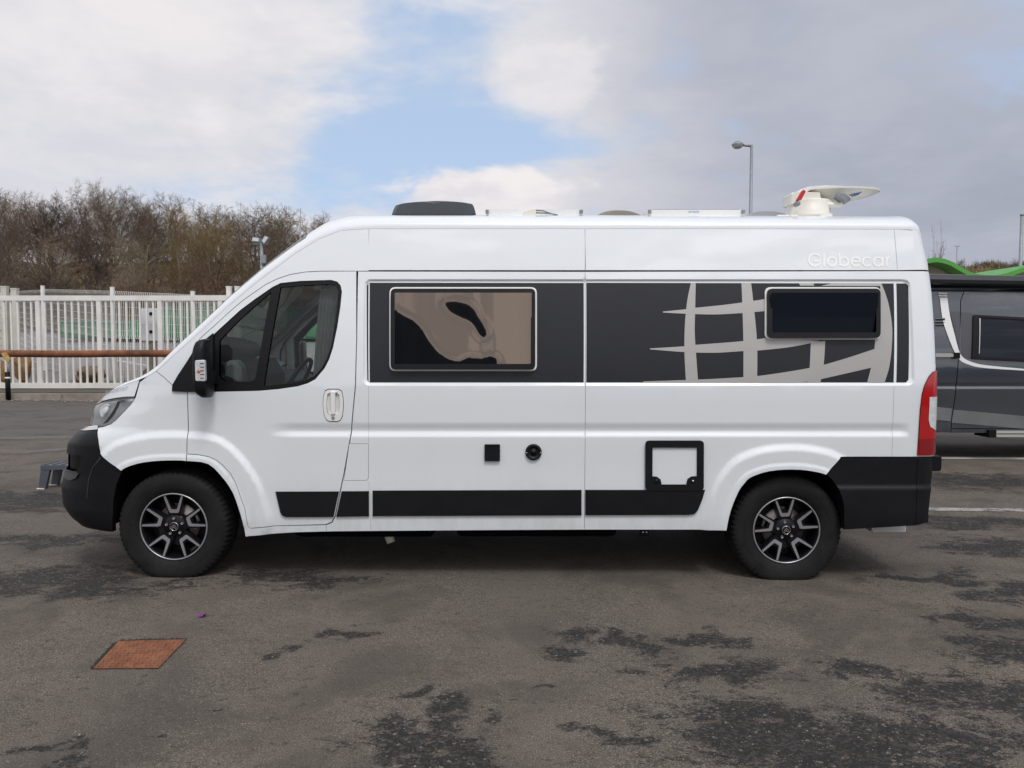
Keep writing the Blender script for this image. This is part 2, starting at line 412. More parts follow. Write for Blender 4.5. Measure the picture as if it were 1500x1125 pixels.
class Space:
    """places van-local points in the scene; the grey van is the mirror image standing further back"""
    def __init__(s, d, flip=False, xo=0.): s.d = d; s.flip = flip; s.xo = xo
    def pt(s, x, i, z, side=1):
        Y = s.d + (i if side > 0 else 2 * HW - i); return ((s.xo - x) if s.flip else x, Y, z)
WV = Space(D)
GV_D = 10.85; GV = Space(GV_D, True, at(1400, 500, GV_D)[0] + .49)

ZFEAT = sorted(set([*np.linspace(FEAT['swage'][2] - .26, FEAT['swage'][0] + .03, 34), *[FEAT['band'][2] + q for q in (-.03, -.02, -.014, -.009, -.004, 0, .006)], *[FEAT['band'][3] + q for q in (-.006, 0, .004, .009, .014, .02, .03)]]))
XFEAT = [FEAT['band'][0] + q for q in (-.022, -.015, -.009, -.003, .003)] + [FEAT['band'][1] + q for q in (-.003, .003, .009, .015, .022)]
def skin(name, outline, m, parent, sp=WV, holes=(), off=0., fold=.028, grid=.035, side=1, feat=True, rear=True, arch=False, fn=None, shrink=0.):
    """a sheet that follows the body: outline in local x,z; edges turned inwards so shut lines read as gaps"""
    step = grid * .75
    loops = [resample(outline, step)] + [resample(h, step) for h in holes]
    if shrink:
        L = np.array(loops[0]); ar = np.sum(L[:, 0] * np.roll(L[:, 1], -1) - np.roll(L[:, 0], -1) * L[:, 1]); T = np.roll(L, -1, 0) - np.roll(L, 1, 0)
        T /= np.maximum(np.linalg.norm(T, axis=1, keepdims=True), 1e-9); loops[0] = [tuple(q) for q in L + np.stack([-T[:, 1], T[:, 0]], 1) * (shrink if ar > 0 else -shrink)]
    pts = []; edges = []
    for lp in loops:
        b = len(pts); pts += lp; edges += [(b + i, b + (i + 1) % len(lp)) for i in range(len(lp))]
    A = np.array(pts); x0, z0 = A.min(0); x1, z1 = A.max(0)
    xs = np.arange(x0 + grid / 2, x1, grid); zs = np.arange(z0 + grid / 2, z1, grid)
    if feat: zs = np.array(sorted([*zs, *[q for q in ZFEAT if z0 < q < z1]])); xs = np.array(sorted([*xs, *[q for q in XFEAT if x0 < q < x1]]))
    if x0 < -2.85: xs = np.array(sorted([*xs, *np.arange(x0 + .004, min(x1, -2.8), .014)]))
    g = np.array([(x, z) for z in zs for x in xs]) if len(xs) and len(zs) else np.zeros((0, 2))
    if arch:
        ex = []
        for ln, w0, w1 in FEAT['arch']:
            L = np.array(resample(ln, .04, False)); T = np.gradient(L, axis=0); T /= np.linalg.norm(T, axis=1, keepdims=True); N = np.stack([-T[:, 1], T[:, 0]], 1)
            for d in (.012, .025, .04, .055, .08, w0 - .01, w0 + .005, (w0 + w1) / 2 - .01, (w0 + w1) / 2 + .01, w1 - .005, w1 + .012): ex.append(L + N * d)
        g = np.concatenate([g] + ex)
    if len(g):
        k = inside(g, loops[0])
        for h in loops[1:]: k &= ~inside(g, h)
        g = g[k]
        if len(g):
            dd = np.full(len(g), 9.)
            for i in range(0, len(A), 200): dd = np.minimum(dd, np.min(np.hypot(g[:, None, 0] - A[None, i:i + 200, 0], g[:, None, 1] - A[None, i:i + 200, 1]), axis=1))
            g = g[dd > min(.010, grid * .4)]
    allp = [Vector(p) for p in pts] + [Vector(p) for p in g]
    V, E, Fc = delaunay_2d_cdt(allp, edges, [], 0, 1e-6)[:3]
    V = np.array([tuple(v) for v in V]); tri = np.array([f for f in Fc if len(f) == 3])
    c = V[tri].mean(1); k = inside(c, loops[0])
    for h in loops[1:]: k &= ~inside(c, h)
    tri = tri[k]
    f_ = fn or (lambda x, z: inset(x, z, feat, rear))
    I = f_(V[:, 0], V[:, 1]) - off; e = 1.5e-3
    gx = (f_(V[:, 0] + e, V[:, 1]) - f_(V[:, 0] - e, V[:, 1])) / (2 * e); gz_ = (f_(V[:, 0], V[:, 1] + e) - f_(V[:, 0], V[:, 1] - e)) / (2 * e)
    Nn = np.stack([gx, -np.ones(len(gx)), gz_], 1); Nn /= np.linalg.norm(Nn, axis=1, keepdims=True)
    verts = [sp.pt(V[i, 0], I[i], V[i, 1], side) for i in range(len(V))]
    if sp.flip: Nn[:, 0] *= -1
    if side < 0: Nn[:, 1] *= -1
    faces = []; norms = []
    rev = sp.flip ^ (side < 0)
    for t in tri:
        a, b, c_ = V[t[0]], V[t[1]], V[t[2]]
        ccw = ((b[0] - a[0]) * (c_[1] - a[1]) - (b[1] - a[1]) * (c_[0] - a[0])) > 0
        q = list(t) if ccw != rev else [t[0], t[2], t[1]]
        faces.append(tuple(int(v) for v in q)); norms += [tuple(Nn[v]) for v in q]
    if fold:
        for li, lp in enumerate(loops):
            L = np.array(lp); Il = f_(L[:, 0], L[:, 1]) - off
            area = np.sum(L[:, 0] * np.roll(L[:, 1], -1) - np.roll(L[:, 0], -1) * L[:, 1])
            n = len(lp); b = len(verts)
            verts += [sp.pt(L[i, 0], Il[i], L[i, 1], side) for i in range(n)] + [sp.pt(L[i, 0], Il[i] + fold, L[i, 1], side) for i in range(n)]
            for i in range(n):
                j = (i + 1) % n; q = (b + i, b + j, b + n + j, b + n + i)
                if (area > 0) == rev: pass
                d = L[j] - L[i]; nn = np.array([d[1], 0, -d[0]]); nn = nn / max(np.linalg.norm(nn), 1e-9)
                if (area > 0) != (li == 0): nn = -nn
                if li > 0: pass
                if sp.flip: nn[0] *= -1
                faces.append(q); norms += [tuple(nn)] * 4
    off0 = root_loc(parent)
    me = bpy.data.meshes.new(name); me.from_pydata([(v[0] - off0[0], v[1] - off0[1], v[2] - off0[2]) for v in verts], [], faces)
    me.polygons.foreach_set('use_smooth', [True] * len(faces)); me.materials.append(m); me.update()
    me.normals_split_custom_set([Vector(n) for n in norms])
    return link(name, me, parent)
def ribbon(mb, line, w, sp=WV, off=.002, feat=True, side=1, closed=False):
    """narrow strip lying on the body along a line of local x,z points"""
    L = np.array(resample(line, .02, closed)); 
    if closed: L = np.vstack([L, L[:1]])
    T = np.gradient(L, axis=0); T /= np.maximum(np.linalg.norm(T, axis=1, keepdims=True), 1e-9); N = np.stack([-T[:, 1], T[:, 0]], 1) * w / 2
    A, B = L + N, L - N
    P = [[sp.pt(a[0], float(inset(a[0], a[1], feat)) - off, a[1], side), sp.pt(b[0], float(inset(b[0], b[1], feat)) - off, b[1], side)] for a, b in zip(A, B)]
    return mb.grid(P)

# cap of the body: bonnet, windscreen and roof, from the shoulder line over to the far side
def t_top(px): return np.interp(px, SIL_TOP[:, 0], SIL_TOP[:, 1])
SH_PX = np.array([146, 160, 176, 192, 204, 215, 229, 254, 292, 330, 380, 433, 467, 500, 540, 700, 857, 1100, 1310, 1335, 1344, 1349])
SH_DY = np.array([1.5, 2, 3, 4, 4, 5, 7, 9, 11, 12, 14, 16, 18, 19, 20, 20, 20, 19, 19, 17, 13, 8])
SHOULDER = [hit(p, t_top(p) + d) for p, d in zip(SH_PX, SH_DY)]
SHX = np.array([p[0] for p in SHOULDER]); SHZ = np.array([p[1] for p in SHOULDER])
def z_sh(x): return np.interp(x, SHX, SHZ)
XST = np.array(sorted([*np.linspace(SHX[0] + .01, -.8, 70), *np.linspace(-.75, 2.3, 26), *np.linspace(2.35, SHX[-1], 14)]))
AA = np.linspace(0, 1, 29) ** 1.0
def cap_sec(x, H, zs=None):
    zs = z_sh(x) if zs is None else zs; I0 = float(inset(x, zs, False, True)); m = np.interp(x, [-2.9, -2.4, -2.2, -1.2, -.9], [2.2, 2.3, 2.1, 2.1, 2.5]); t = AA * math.pi / 2
    return I0 + (HW - I0) * (1 - np.cos(t) ** (2 / m)), zs + H * np.sin(t) ** (2 / m)
HS = []
for x_ in XST:
    lo, hi = .0, .7
    for _ in range(30):
        mid = (lo + hi) / 2; ii, zz = cap_sec(x_, mid); px, py = proj(x_, D + ii, zz)
        if np.min(py - t_top(px)) < 0: hi = mid
        else: lo = mid
    HS.append((lo + hi) / 2)
HS = np.array(HS); ker = np.array([1, 2, 3, 2, 1]) / 9; HS = np.convolve(np.pad(HS, 2, mode='edge'), ker, 'valid')
HS[-1] = max(HS[-1] * .9, .02)
def cap(name, m, parent, x0, x1, a0, a1, sp=WV, off=0., sides=(1, -1)):
    xs = [x for x in XST if x0 <= x <= x1]
    xs = ([x0] if x0 > XST[0] and (not xs or xs[0] - x0 > 1e-3) else []) + xs + ([x1] if x1 < XST[-1] and (not xs or x1 - xs[-1] > 1e-3) else [])
    k = [j for j in range(len(AA)) if a0 - 1e-6 <= AA[j] <= a1 + 1e-6]; mb = MB()
    rows = []
    for x in xs:
        ii, zz = cap_sec(x, np.interp(x, XST, HS))
        near = [sp.pt(x, ii[j] - off * .3, zz[j] + off, 1) for j in k]; far = [sp.pt(x, ii[j] - off * .3, zz[j] + off, -1) for j in k]
        rows.append((near, far))
    if a1 >= 1 and len(sides) == 2: mb.grid([n + f[-2::-1] for n, f in rows])
    else:
        for s in sides: mb.grid([n if s > 0 else f for n, f in rows])
    return mb.build(name, m, parent)
def roof_z(x, i):
    ii, zz = cap_sec(x, np.interp(x, XST, HS)); return float(np.interp(i, ii, zz))

# ------------------------------------------------------------------ the setting: yard, kerb, slope, hill
def asphalt():
    m = bpy.data.materials.new('asphalt'); m.use_nodes = True; t = NT(m.node_tree); b = t.n['Principled BSDF']
    P = t.new('ShaderNodeTexCoord').outputs['Object']
    big = t.noise(P, .35, 6, .6); mid = t.noise(P, 2.6, 5, .68, .4); fine = t.noise(P, 45, 4, .75); grit = t.noise(P, 170, 2, .7)
    vor = t.new('ShaderNodeTexVoronoi'); t.put(vor.inputs['Vector'], P); vor.inputs['Scale'].default_value = 75
    vcol = t.sep(vor.outputs['Color'])[0]
    # worn, darker patches: each has its own place on the yard
    spots = [(1130, 1070, .50, .32), (1430, 1030, .42, .28), (1040, 985, .34, .16), (1290, 1100, .5, .2), (838, 938, .17, .17), (945, 940, .16, .1), (1030, 935, .14, .08), (1270, 975, .2, .1), (605, 1092, .3, .17), (695, 1045, .13, .12),
             (600, 1020, .09, .08), (322, 1050, .07, .04), (45, 850, 1.0, .36), (430, 848, .55, .2), (1440, 912, .34, .14), (1345, 842, .5, .12), (1470, 800, .5, .3), (55, 1116, .2, .05), (515, 942, .12, .06), (230, 1088, .05, .05),
             (1440, 705, 1.3, .5), (1420, 765, 1.0, .25), (40, 735, 1.2, .5), (60, 790, .8, .2), (880, 1085, .1, .06), (380, 950, .06, .04), (1490, 870, .4, .2), (810, 1010, .05, .03), (1480, 960, .3, .14)]
    warp = t.vm('SCALE', t.vm('SUBTRACT', t.noise(P, 2.1, 3, .6, 0, 'Color'), (.5, .5, .5)), scale=.95); Pw = t.vm('ADD', P, warp)
    acc = None
    for px, py, rx, ry in spots:
        g = ground(px, py); v = t.vm('MULTIPLY', t.vm('SUBTRACT', Pw, (g[0], g[1], g[2])), (1 / rx, 1 / ry, 0))
        q = t.ss(t.vm('LENGTH', v), 2.1, .1); acc = q if acc is None else t.m('MAXIMUM', acc, q)
    Pn = t.vm('MULTIPLY', P, (1, 1.7, 1)); ed = t.noise(Pn, 4.2, 6, .74, .6); ed2 = t.noise(t.vm('MULTIPLY', P, (1, 1.3, 1)), 48, 3, .75, .8)
    edge = t.m('ADD', t.m('MULTIPLY', ed, .95), t.m('MULTIPLY', ed2, .60))
    patch = t.ss(t.m('ADD', t.m('MULTIPLY', acc, .33), edge), .945, 1.06)
    farp = t.m('MULTIPLY', t.ss(t.noise(t.vm('MULTIPLY', P, (.5, 1.3, 1)), 1.1, 8, .7, .6), .56, .64), .55)
    patch = t.m('MAXIMUM', patch, t.m('MULTIPLY', farp, t.ss(t.sep(P)[1], 6, 9)))
    base = t.mix(t.ss(mid, .25, .75), (.092, .076, .061), (.140, .117, .095))
    base = t.mix(t.ss(big, .35, .7), base, (.104, .089, .075))
    rust = t.ss(t.noise(t.vm('ADD', P, (4, 9, 2)), 3.1, 6, .6), .62, .76); base = t.mix(t.m('MULTIPLY', rust, .35), base, (.15, .085, .045))
    base = t.mix(t.m('MULTIPLY', t.ss(fine, .46, .30), .8), base, (.044, .040, .037)); base = t.mix(t.m('MULTIPLY', t.ss(grit, .52, .72), .75), base, (.34, .305, .27))
    base = t.mix(t.m('MULTIPLY', t.ss(grit, .48, .30), .8), base, (.032, .029, .026))
    fleck = t.m('MULTIPLY', t.ss(t.noise(Pn, 16, 5, .9, .3), .575, .62), .8); base = t.mix(fleck, base, (.034, .030, .028))
    dk = t.mix(t.ss(vcol, .45, .95), (.017, .016, .0155), (.048, .044, .040)); dk = t.mix(t.ss(vcol, .97, .98), dk, (.14, .125, .11)); dk = t.mix(t.m('MULTIPLY', t.ss(grit, .5, .7), .5), dk, (.075, .068, .06))
    lane = t.m('MULTIPLY', t.ss(t.sep(P)[1], 12.2, 13.2), .75)
    base = t.mix(lane, base, (.105, .095, .090))
    base = t.mix(t.m('MULTIPLY', t.ss(t.noise(P, 1.1, 5, .65, .5), .46, .64), .6), base, (.060, .052, .044))
    col = t.mix(patch, base, dk); t.put(b.inputs['Base Color'], col); t.put(b.inputs['Roughness'], t.ss(patch, 0, 1, .88, .78)); b.inputs['Specular IOR Level'].default_value = .3
    bn = t.new('ShaderNodeBump'); bn.inputs['Strength'].default_value = .75; bn.inputs['Distance'].default_value = .006
    h = t.m('ADD', t.m('MULTIPLY', vor.outputs['Distance'], -.6), t.m('ADD', t.m('MULTIPLY', fine, 1.2), t.m('MULTIPLY', patch, -.9))); t.put(bn.inputs['Height'], h); t.put(b.inputs['Normal'], bn.outputs[0])
    return m
ASPH = asphalt()
mb = MB(); xs_ = [-300, -60, -30, -16, -8, 0, 8, 16, 30, 60, 300]; ys_ = [-60, -10, 0, 4, 8, 12, 16, 20, 30, 60, 120, 500]
mb.grid([[(x, y, gz(max(-40, min(40, x)))) for x in xs_] for y in ys_], smooth=False, flip=True); o = mb.build('asphalt_yard', ASPH); tag(o, kind='structure')
CONC = mat('concrete', (.25, .22, .185), .9, bump=.3, bscale=25, var=.25, vscale=1.6)
DIRT = mat('dirt', (.17, .125, .075), .95, bump=.5, bscale=14, var=.45, vscale=2.2)
GROUNDLITTER = mat('leaf_litter', (.085, .066, .044), .95, bump=.5, bscale=6, var=.5, vscale=1.1)
YARD2 = mat('far_tarmac', (.17, .165, .16), .9, var=.15, vscale=.8)

# painted lines, worn
def worn(name, col, thr):
    m = mat(name, col, .8); t = NT(m.node_tree); P = t.new('ShaderNodeTexCoord').outputs['Object']
    n = t.m('ADD', t.m('MULTIPLY', t.noise(P, 9, 8, .75), .7), t.m('MULTIPLY', t.noise(P, 60, 3, .7), .3))
    t.put(t.n['Principled BSDF'].inputs['Base Color'], t.mix(t.ss(n, thr, thr + .12), (.095, .084, .073), col)); return m
LINEW = worn('worn_white_line', (.60, .59, .56), .30); LINEF = worn('faded_white_line', (.34, .32, .30), .42); LINEO = worn('faded_orange_line', (.26, .15, .07), .52); LINEL = worn('ghost_line', (.185, .165, .145), .5)
for (p0, p1, wpx, m_) in (((1250, 669.2), (1640, 672.5), 3.0, LINEW), ((1250, 744.5), (1640, 748.5), 4.5, LINEF), ((-60, 642.5), (118, 640), 4, LINEL), ((-60, 661), (40, 661.5), 6, LINEO), ((40, 662), (105, 657), 4, LINEL)):
    q = [ground(p0[0], p0[1] - wpx / 2, .004), ground(p1[0], p1[1] - wpx / 2, .004), ground(p1[0], p1[1] + wpx / 2, .004), ground(p0[0], p0[1] + wpx / 2, .004)]
    o = MB().add(q, [(0, 3, 2, 1)]).build('painted_line', m_); tag(o, kind='structure')

KY = 21.3                                   # kerb line beyond the lane on the left
zk = gz(-12) ; KTOP = zk + .18
def ridge(x): return .05 * math.sin(x * 1.7) + .04 * math.sin(x * 4.1 + 1)
mb = MB(); n = 18
for i in range(n):                           # cast kerb lengths with open joints
    x0 = -26 + i * 1.5; MB_ = mb.add(*[[(x0 + .008, KY, zk - .3), (x0 + 1.492, KY, zk - .3), (x0 + 1.492, KY + .25, zk - .3), (x0 + .008, KY + .25, zk - .3), (x0 + .008, KY + .03, KTOP), (x0 + 1.492, KY + .03, KTOP), (x0 + 1.492, KY + .25, KTOP), (x0 + .008, KY + .25, KTOP)],
        [(0, 3, 2, 1), (4, 5, 6, 7), (0, 1, 5, 4), (1, 2, 6, 5), (2, 3, 7, 6), (3, 0, 4, 7)]])
kroot = empty('kerb', (-12, KY, zk), kind='structure')
for i in range(n):
    k = MB(); k.add(mb.v[i * 8:i * 8 + 8], [(0, 3, 2, 1), (4, 5, 6, 7), (0, 1, 5, 4), (1, 2, 6, 5), (2, 3, 7, 6), (3, 0, 4, 7)]); k.build('kerb_stone', CONC, kroot)
# the ground behind the kerb climbs to a service yard and then to the wooded hill
PROF = [(KY + .25, KTOP - .03), (KY + 1.2, KTOP - .02), (KY + 2.5, KTOP + .03), (28, .75), (33, 1.55), (36, 1.86), (48, 2.3), (54, 3.0), (62, 4.6), (72, 6.9), (85, 10.2), (110, 12.5), (160, 9)]
XG = np.linspace(-110, 6, 60)
def hill_scale(x): return float(np.interp(x, [-120, -30, -14, -4, 6], [1.08, 1.05, .98, .62, .2]))
def terr_z(x, y):
    z = float(np.interp(y, [p[0] for p in PROF], [p[1] for p in PROF]))
    if y > 36: z = 1.86 + (z - 1.86) * hill_scale(x)
    return z
yy = sorted(set([p[0] for p in PROF] + list(np.linspace(22, 110, 40))))
mb = MB(); mb.grid([[(x, y, terr_z(x, y) + (.02 * math.sin(3 * x + y) if y < 30 else .25 * math.sin(x * .7 + y * .4) if y > 56 else 0)) for x in XG] for y in yy], flip=True)
def slope_mat():
    m = mat('slope_ground', (.2, .18, .15), .95, bump=.4, bscale=8); t = NT(m.node_tree); P = t.new('ShaderNodeTexCoord').outputs['Object']; y = t.sep(P)[1]
    n = t.noise(P, 2.5, 7, .65); yn = t.m('ADD', y, t.m('MULTIPLY', t.m('SUBTRACT', n, .5), 1.2))
    dirt = t.mix(t.ss(n, .3, .7), (.13, .09, .05), (.25, .18, .10)); tar = t.mix(t.ss(n, .3, .7), (.15, .145, .14), (.19, .185, .18)); lit = t.mix(t.ss(n, .3, .7), (.10, .078, .052), (.19, .145, .09))
    c = t.mix(t.ss(yn, 23.2, 24), dirt, tar); c = t.mix(t.ss(yn, 49, 51), c, lit); t.put(t.n['Principled BSDF'].inputs['Base Color'], c); return m
o = mb.build('hillside', slope_mat()); tag(o, kind='structure')

BACKDROP = mat('backdrop_green', (.022, .032, .016), .8, bump=.6, bscale=6, var=.5, vscale=2)  # unseen dark mass added behind the camera to darken the pane's reflection
mb = MB(); hr = np.random.default_rng(2); hx = np.linspace(-70, 70, 180); tops = 2.55 + .25 * np.sin(hx * .9) + .18 * np.sin(hx * 2.3 + 1) + hr.normal(0, .06, 180)
mb.grid([[(x, y + .15 * math.sin(5 * x + k), z if z == 0 else z * t_ / 2.6) for k, (y, z) in enumerate(((-17, 0), (-16.8, 1.2), (-17.1, 2.2), (-17.6, 2.6), (-18.6, 2.6), (-19, 0)))] for x, t_ in zip(hx, tops)])
o = mb.build('added_backdrop', BACKDROP); tag(o, 'added dark mass behind the camera, darkening the side window reflection', 'added_backdrop', kind='stuff')

# ------------------------------------------------------------------ WHITE CAMPER VAN
VAN = empty('camper_van', (0, D + HW, gz(0)), 'white high-roof camper van with dark side band and silver globe graphic', 'camper van')
def xfb(z, u=.985): return XB + (float(x_front(z)) - XB) * u
def front_edge(z0, z1, n=8, u=.985): return [(xfb(z, u), z) for z in np.linspace(z0, z1, n)]
def rear_edge(z0, z1, n=10, d=.002): return [(float(x_rear(z)) - d, z) for z in np.linspace(z0, z1, n)]

DOOR_TOP = [(282, 514), (293, 495.5), (314, 477), (334, 458.5), (355.5, 440), (390, 416), (407, 408), (425, 402), (447, 398.3), (471, 397), (522.4, 397)]
DOOR_REAR = [(522.4, 397), (522.6, 495.5), (520.7, 565), (513.8, 639), (506, 683), (499, 717), (491, 756), (486, 765), (477, 768.5)]
DOOR_LOW = [(477, 768.5), (403, 770.5), (380, 772), (369, 773), (365, 771), (360, 744), (347, 708), (339, 693), (328, 681), (318, 673), (307, 668.5), (291, 665.5), (275.5, 664.5)]
DOOR_FRONT = [(275.5, 664.5), (276, 629), (274.7, 575), (282, 514)]
W_HOLE = [(311, 574), (312, 491), (316, 487), (334, 470.5), (352, 454), (375, 437), (399, 420.5), (411, 414.5), (440, 411.5), (485, 410), (494, 412.5), (499, 418), (501, 427), (498.8, 449), (494, 480), (488, 509), (482.5, 526), (475.7, 539.4), (462, 555.6), (451, 561.5), (436, 566), (408, 570), (378.6, 572.6)]
W_QUART = [(397, 427), (374, 553), (370, 558), (362, 559.5), (330, 558.5), (323, 555), (320.5, 548), (321, 499), (345, 473.5), (375, 446)]
W_MAIN = [(410.5, 421), (440, 418), (485, 416), (492, 419), (495.5, 427), (491, 470), (485, 506), (478, 526), (471, 539), (459.5, 551), (447, 557), (431.8, 561), (386, 565.5), (398, 490)]
SHL = lambda a, b: [(float(x), float(z)) for x, z in SHOULDER if a <= x <= b]
x204 = hit(204, 560)[0]; x229 = hit(229, 545)[0]; x540 = hit(540, 350)[0]; x857 = hit(857, 350)[0]; x1310 = hit(1311, 350)[0]
GAP = .0032
CUP = [(480, 577), (484, 575), (494, 575), (497.5, 578), (498.6, 592), (497, 604), (493, 607.5), (484, 607.5), (479.5, 604), (478, 592)]
for side in (1, -1):
    # front wing
    fw = hp([(204.5, 560), (198.5, 582.5)]) + hp([(192, 592.2), (184, 601), (177, 608), (170, 615.5), (162.7, 621), (153, 624.5), (144, 626.5), (143.2, 629), (144, 645), (147.5, 665), (163, 677.5), (180, 689)]) + hp(ARCH_F[13:24]) + hp([(275.5, 674.7), (275.5, 664.5), (276, 629), (274.7, 575), (252, 563.5), (240, 552.5)]) + [(x229, float(z_sh(x229)))] + [p for p in reversed(SHL(x204, x229 - .005))]
    skin('front_wing', fw, WHITE, VAN, shrink=.002, side=side, arch=True, fold=.03)
    # return flange of the arch below the door
    fl = hp([(275.5, 664.5), (291, 665.5), (307, 668.5), (318, 673), (328, 681), (339, 693), (347, 708), (360, 744), (365, 771), (369, 773), (403, 770.5), (478, 769), (478, 778.7), (430, 780), (385, 783), (361, 785)]) + hp(ARCH_F[24:41][::-1])
    skin('sill', fl, WHITE, VAN, shrink=.0015, side=side, arch=True, fold=.06)
    # windscreen pillar and cab roof side
    cr = hp(DOOR_TOP[::-1]) + hp([(274.7, 575), (252, 563.5), (240, 552.5)]) + [(x229, float(z_sh(x229)))] + SHL(x229 + .005, x540 + .001)
    cr = hp([(540, 397), ]) + cr + [(x540, float(z_sh(x540)))]
    skin('cab_side', cr, WHITE, VAN, shrink=.0016, side=side)
    dr = skin('door', hp(DOOR_TOP[:-1] + DOOR_REAR[:-1] + DOOR_LOW[:-1] + DOOR_FRONT[:-1]), WHITE, VAN, holes=[hp(W_HOLE)] + ([hp(CUP)] if side > 0 else []), shrink=GAP, side=side, arch=True, off=.001)
    skin('window_seal', hp(W_HOLE), SEAL, dr, holes=[hp(W_QUART), hp(W_MAIN)], off=-.006, fold=.03, side=side, grid=.03, feat=False)
    skin('quarter_pane', hp(W_QUART), CABGLASS, dr, off=-.016, fold=0, side=side, grid=.06, feat=False)
    skin('window_pane', hp(W_MAIN), CABGLASS, dr, off=-.018, fold=0, side=side, grid=.06, feat=False)
    # body side: sheet between door and x=857, sheet behind it, upper strips
    mid = hp([(524.5, 397.5), (857, 398), (857, 650), (856, 776), (700, 776.8), (543, 778), (491, 778.4), (478, 778.7), (478, 769), (486.5, 765.5), (491.5, 756.5), (499.5, 717), (506.5, 683), (514.3, 639), (521.2, 565), (523, 495.5)])
    flap = hp([(511.5, 649.5), (540, 649.5), (540, 700), (537, 704), (503.5, 704)])
    ms = skin('side_panel', mid, WHITE, VAN, holes=[flap] if side > 0 else [], shrink=.0012, side=side)
    if side > 0: skin('fuel_flap', flap, WHITE, ms, shrink=.0022, fold=.015)
    zt = hit(1300, 397)[1]
    rp = hp([(857, 398), (1100, 397.5), (1310, 397)]) + rear_edge(zt, hit(1343, 669)[1] + .0, 26) + hp([(1300, 669), (1231, 669), (1219, 682), (1208, 694.5)]) + hp(ARCH_R[3:-16][::-1]) + hp([(1061, 776), (960, 776), (856, 776), (857, 650)])
    skin('rear_side_panel', rp, WHITE, VAN, shrink=.0012, side=side, arch=True)
    up = lambda a, b: [(a, float(z_sh(a)))] + [p for p in SHL(a + .02, b - .02)] + [(b, float(z_sh(b)))]
    zb_ = hit(700, 396)[1]
    skin('roof_side', up(x540, x857) + [(x857, zb_), (x540, zb_)], WHITE, VAN, shrink=.0014, side=side, feat=False)
    skin('roof_side', up(x857, x1310) + [(x1310, zb_), (x857, zb_)], WHITE, VAN, shrink=.0014, side=side, feat=False)
    zc_ = float(z_sh(2.7)); skin('rear_corner', [(x1310, zb_), (x1310, float(z_sh(x1310)))] + [(2.66, float(z_sh(2.66)))] + rear_edge(zc_ - .01, zb_ + .004, 14), WHITE, VAN, shrink=.0014, side=side, feat=False)
    # front bumper, lamp, bonnet edge
    zb0 = hit(143, 628.5)[1]; zlow = hit(165, 783)[1]
    zh0, zh1 = hit(119, 667.5)[1], hit(112.5, 690)[1]
    hole = hp([(119, 667.5), (118, 678), (115.5, 686), (111.5, 690)]) + [(xfb(z, .968), z) for z in np.linspace(zh1 - .004, zh0, 6)]
    bp = hp([(143.2, 629.5), (144, 645), (147.2, 665), (163, 677.7), (179.5, 689.5), (171, 709), (167, 731), (165.8, 755), (165.5, 779)]) + hp([(158, 778.5), (142, 776)]) + front_edge(zlow + .04, zb0 - .04, 34)
    bu = skin('bumper', bp, PLASTIC, VAN, holes=[hole], off=.004, side=side, feat=False, fold=.05, shrink=.001)
    skin('bumper_recess', hole, RUBBER, bu, off=-.05, fold=0, side=side, feat=False)
    zq0, zq1 = hit(112, 691)[1], hit(112, 703)[1]
    skin('bumper_lip', hp([(112.5, 690.6), (116, 694), (112, 700.5), (104, 703)]) + [(xfb(z, .972), z) for z in np.linspace(zq1 + .01, zq0, 4)], MATS.get('lip_grey') or mat('lip_grey', (.045, .046, .05), .45), bu, off=.016, fold=.02, side=side, feat=False, grid=.015)
    skin('bumper_crease', hp([(147.6, 668.5), (149, 671.5), (137, 685), (131.5, 702), (128.5, 730), (127.2, 730), (130, 702), (135.5, 685)]), mat('bumper_edge', (.03, .031, .034), .4) if side > 0 else MATS['bumper_edge'], bu, off=.007, fold=.006, side=side, feat=False, grid=.015)
    zlo = hit(143, 627)[1]; hl_r = [(170, 584.5), (184, 582.6), (193, 582), (197.6, 584), (191, 592.7), (184, 600.8), (177, 608), (170, 615), (162.7, 620.6), (153, 624), (144, 625.6)]
    hlp = hp([(151, 588), (160, 586)] + hl_r) + front_edge(zlo + .014, 1.125, 8, .955)
    lamp = skin('headlight', hlp, MATS.get('lamp_reflector') or mat('lamp_reflector', (.78, .80, .80), .35, metal=.0, var=.12, vscale=18), VAN, off=-.014, fold=0, side=side, feat=False, grid=.02)
    skin('lens', hlp, LAMPGLASS, lamp, off=.001, fold=.03, side=side, feat=False, grid=.02, shrink=.002)
    skin('lamp_bezel', hp([(171, 588), (174, 588), (172, 596), (166, 607), (157, 618), (150, 621), (153.5, 617), (162, 606), (168.5, 595)]), RUBBER, lamp, off=-.008, fold=.006, side=side, feat=False, grid=.015)
    skin('lamp_brow', hp([(172, 586), (196, 584), (193, 588), (174, 590)]), CHROME, lamp, off=-.009, fold=.005, side=side, feat=False, grid=.015)
    c_ = hit(156, 604); pr = MB(); ci = float(inset(*c_, False)); pc = WV.pt(c_[0], ci + .012, c_[1], side); sy = -1 if side > 0 else 1
    pr.lathe([(.0, .012 * sy), (.03, .008 * sy), (.046, .0), (.050, .004 * sy), (.054, .0), (.054, -.03 * sy)], pc, 'y', 28); pr.build('projector', CLEARLENS, lamp)
    skin('chrome_trim', hp([(143.3, 622.5), (143.4, 628.6)]) + front_edge(zb0 - .035, zb0 - .012, 3, .985), CHROME, VAN, off=.006, side=side, feat=False, grid=.02)
    zl2 = hit(151, 587)[1]
    bl = hp([(203.4, 560.5), (196.8, 581), (184, 581.3), (170, 583), (158, 585.4), (150, 587.6)]) + front_edge(1.128, 1.165, 3, .96) + SHL(-2.95, x204)
    skin('bonnet_edge', bl, WHITE, VAN, shrink=.0016, side=side, feat=False, grid=.022)
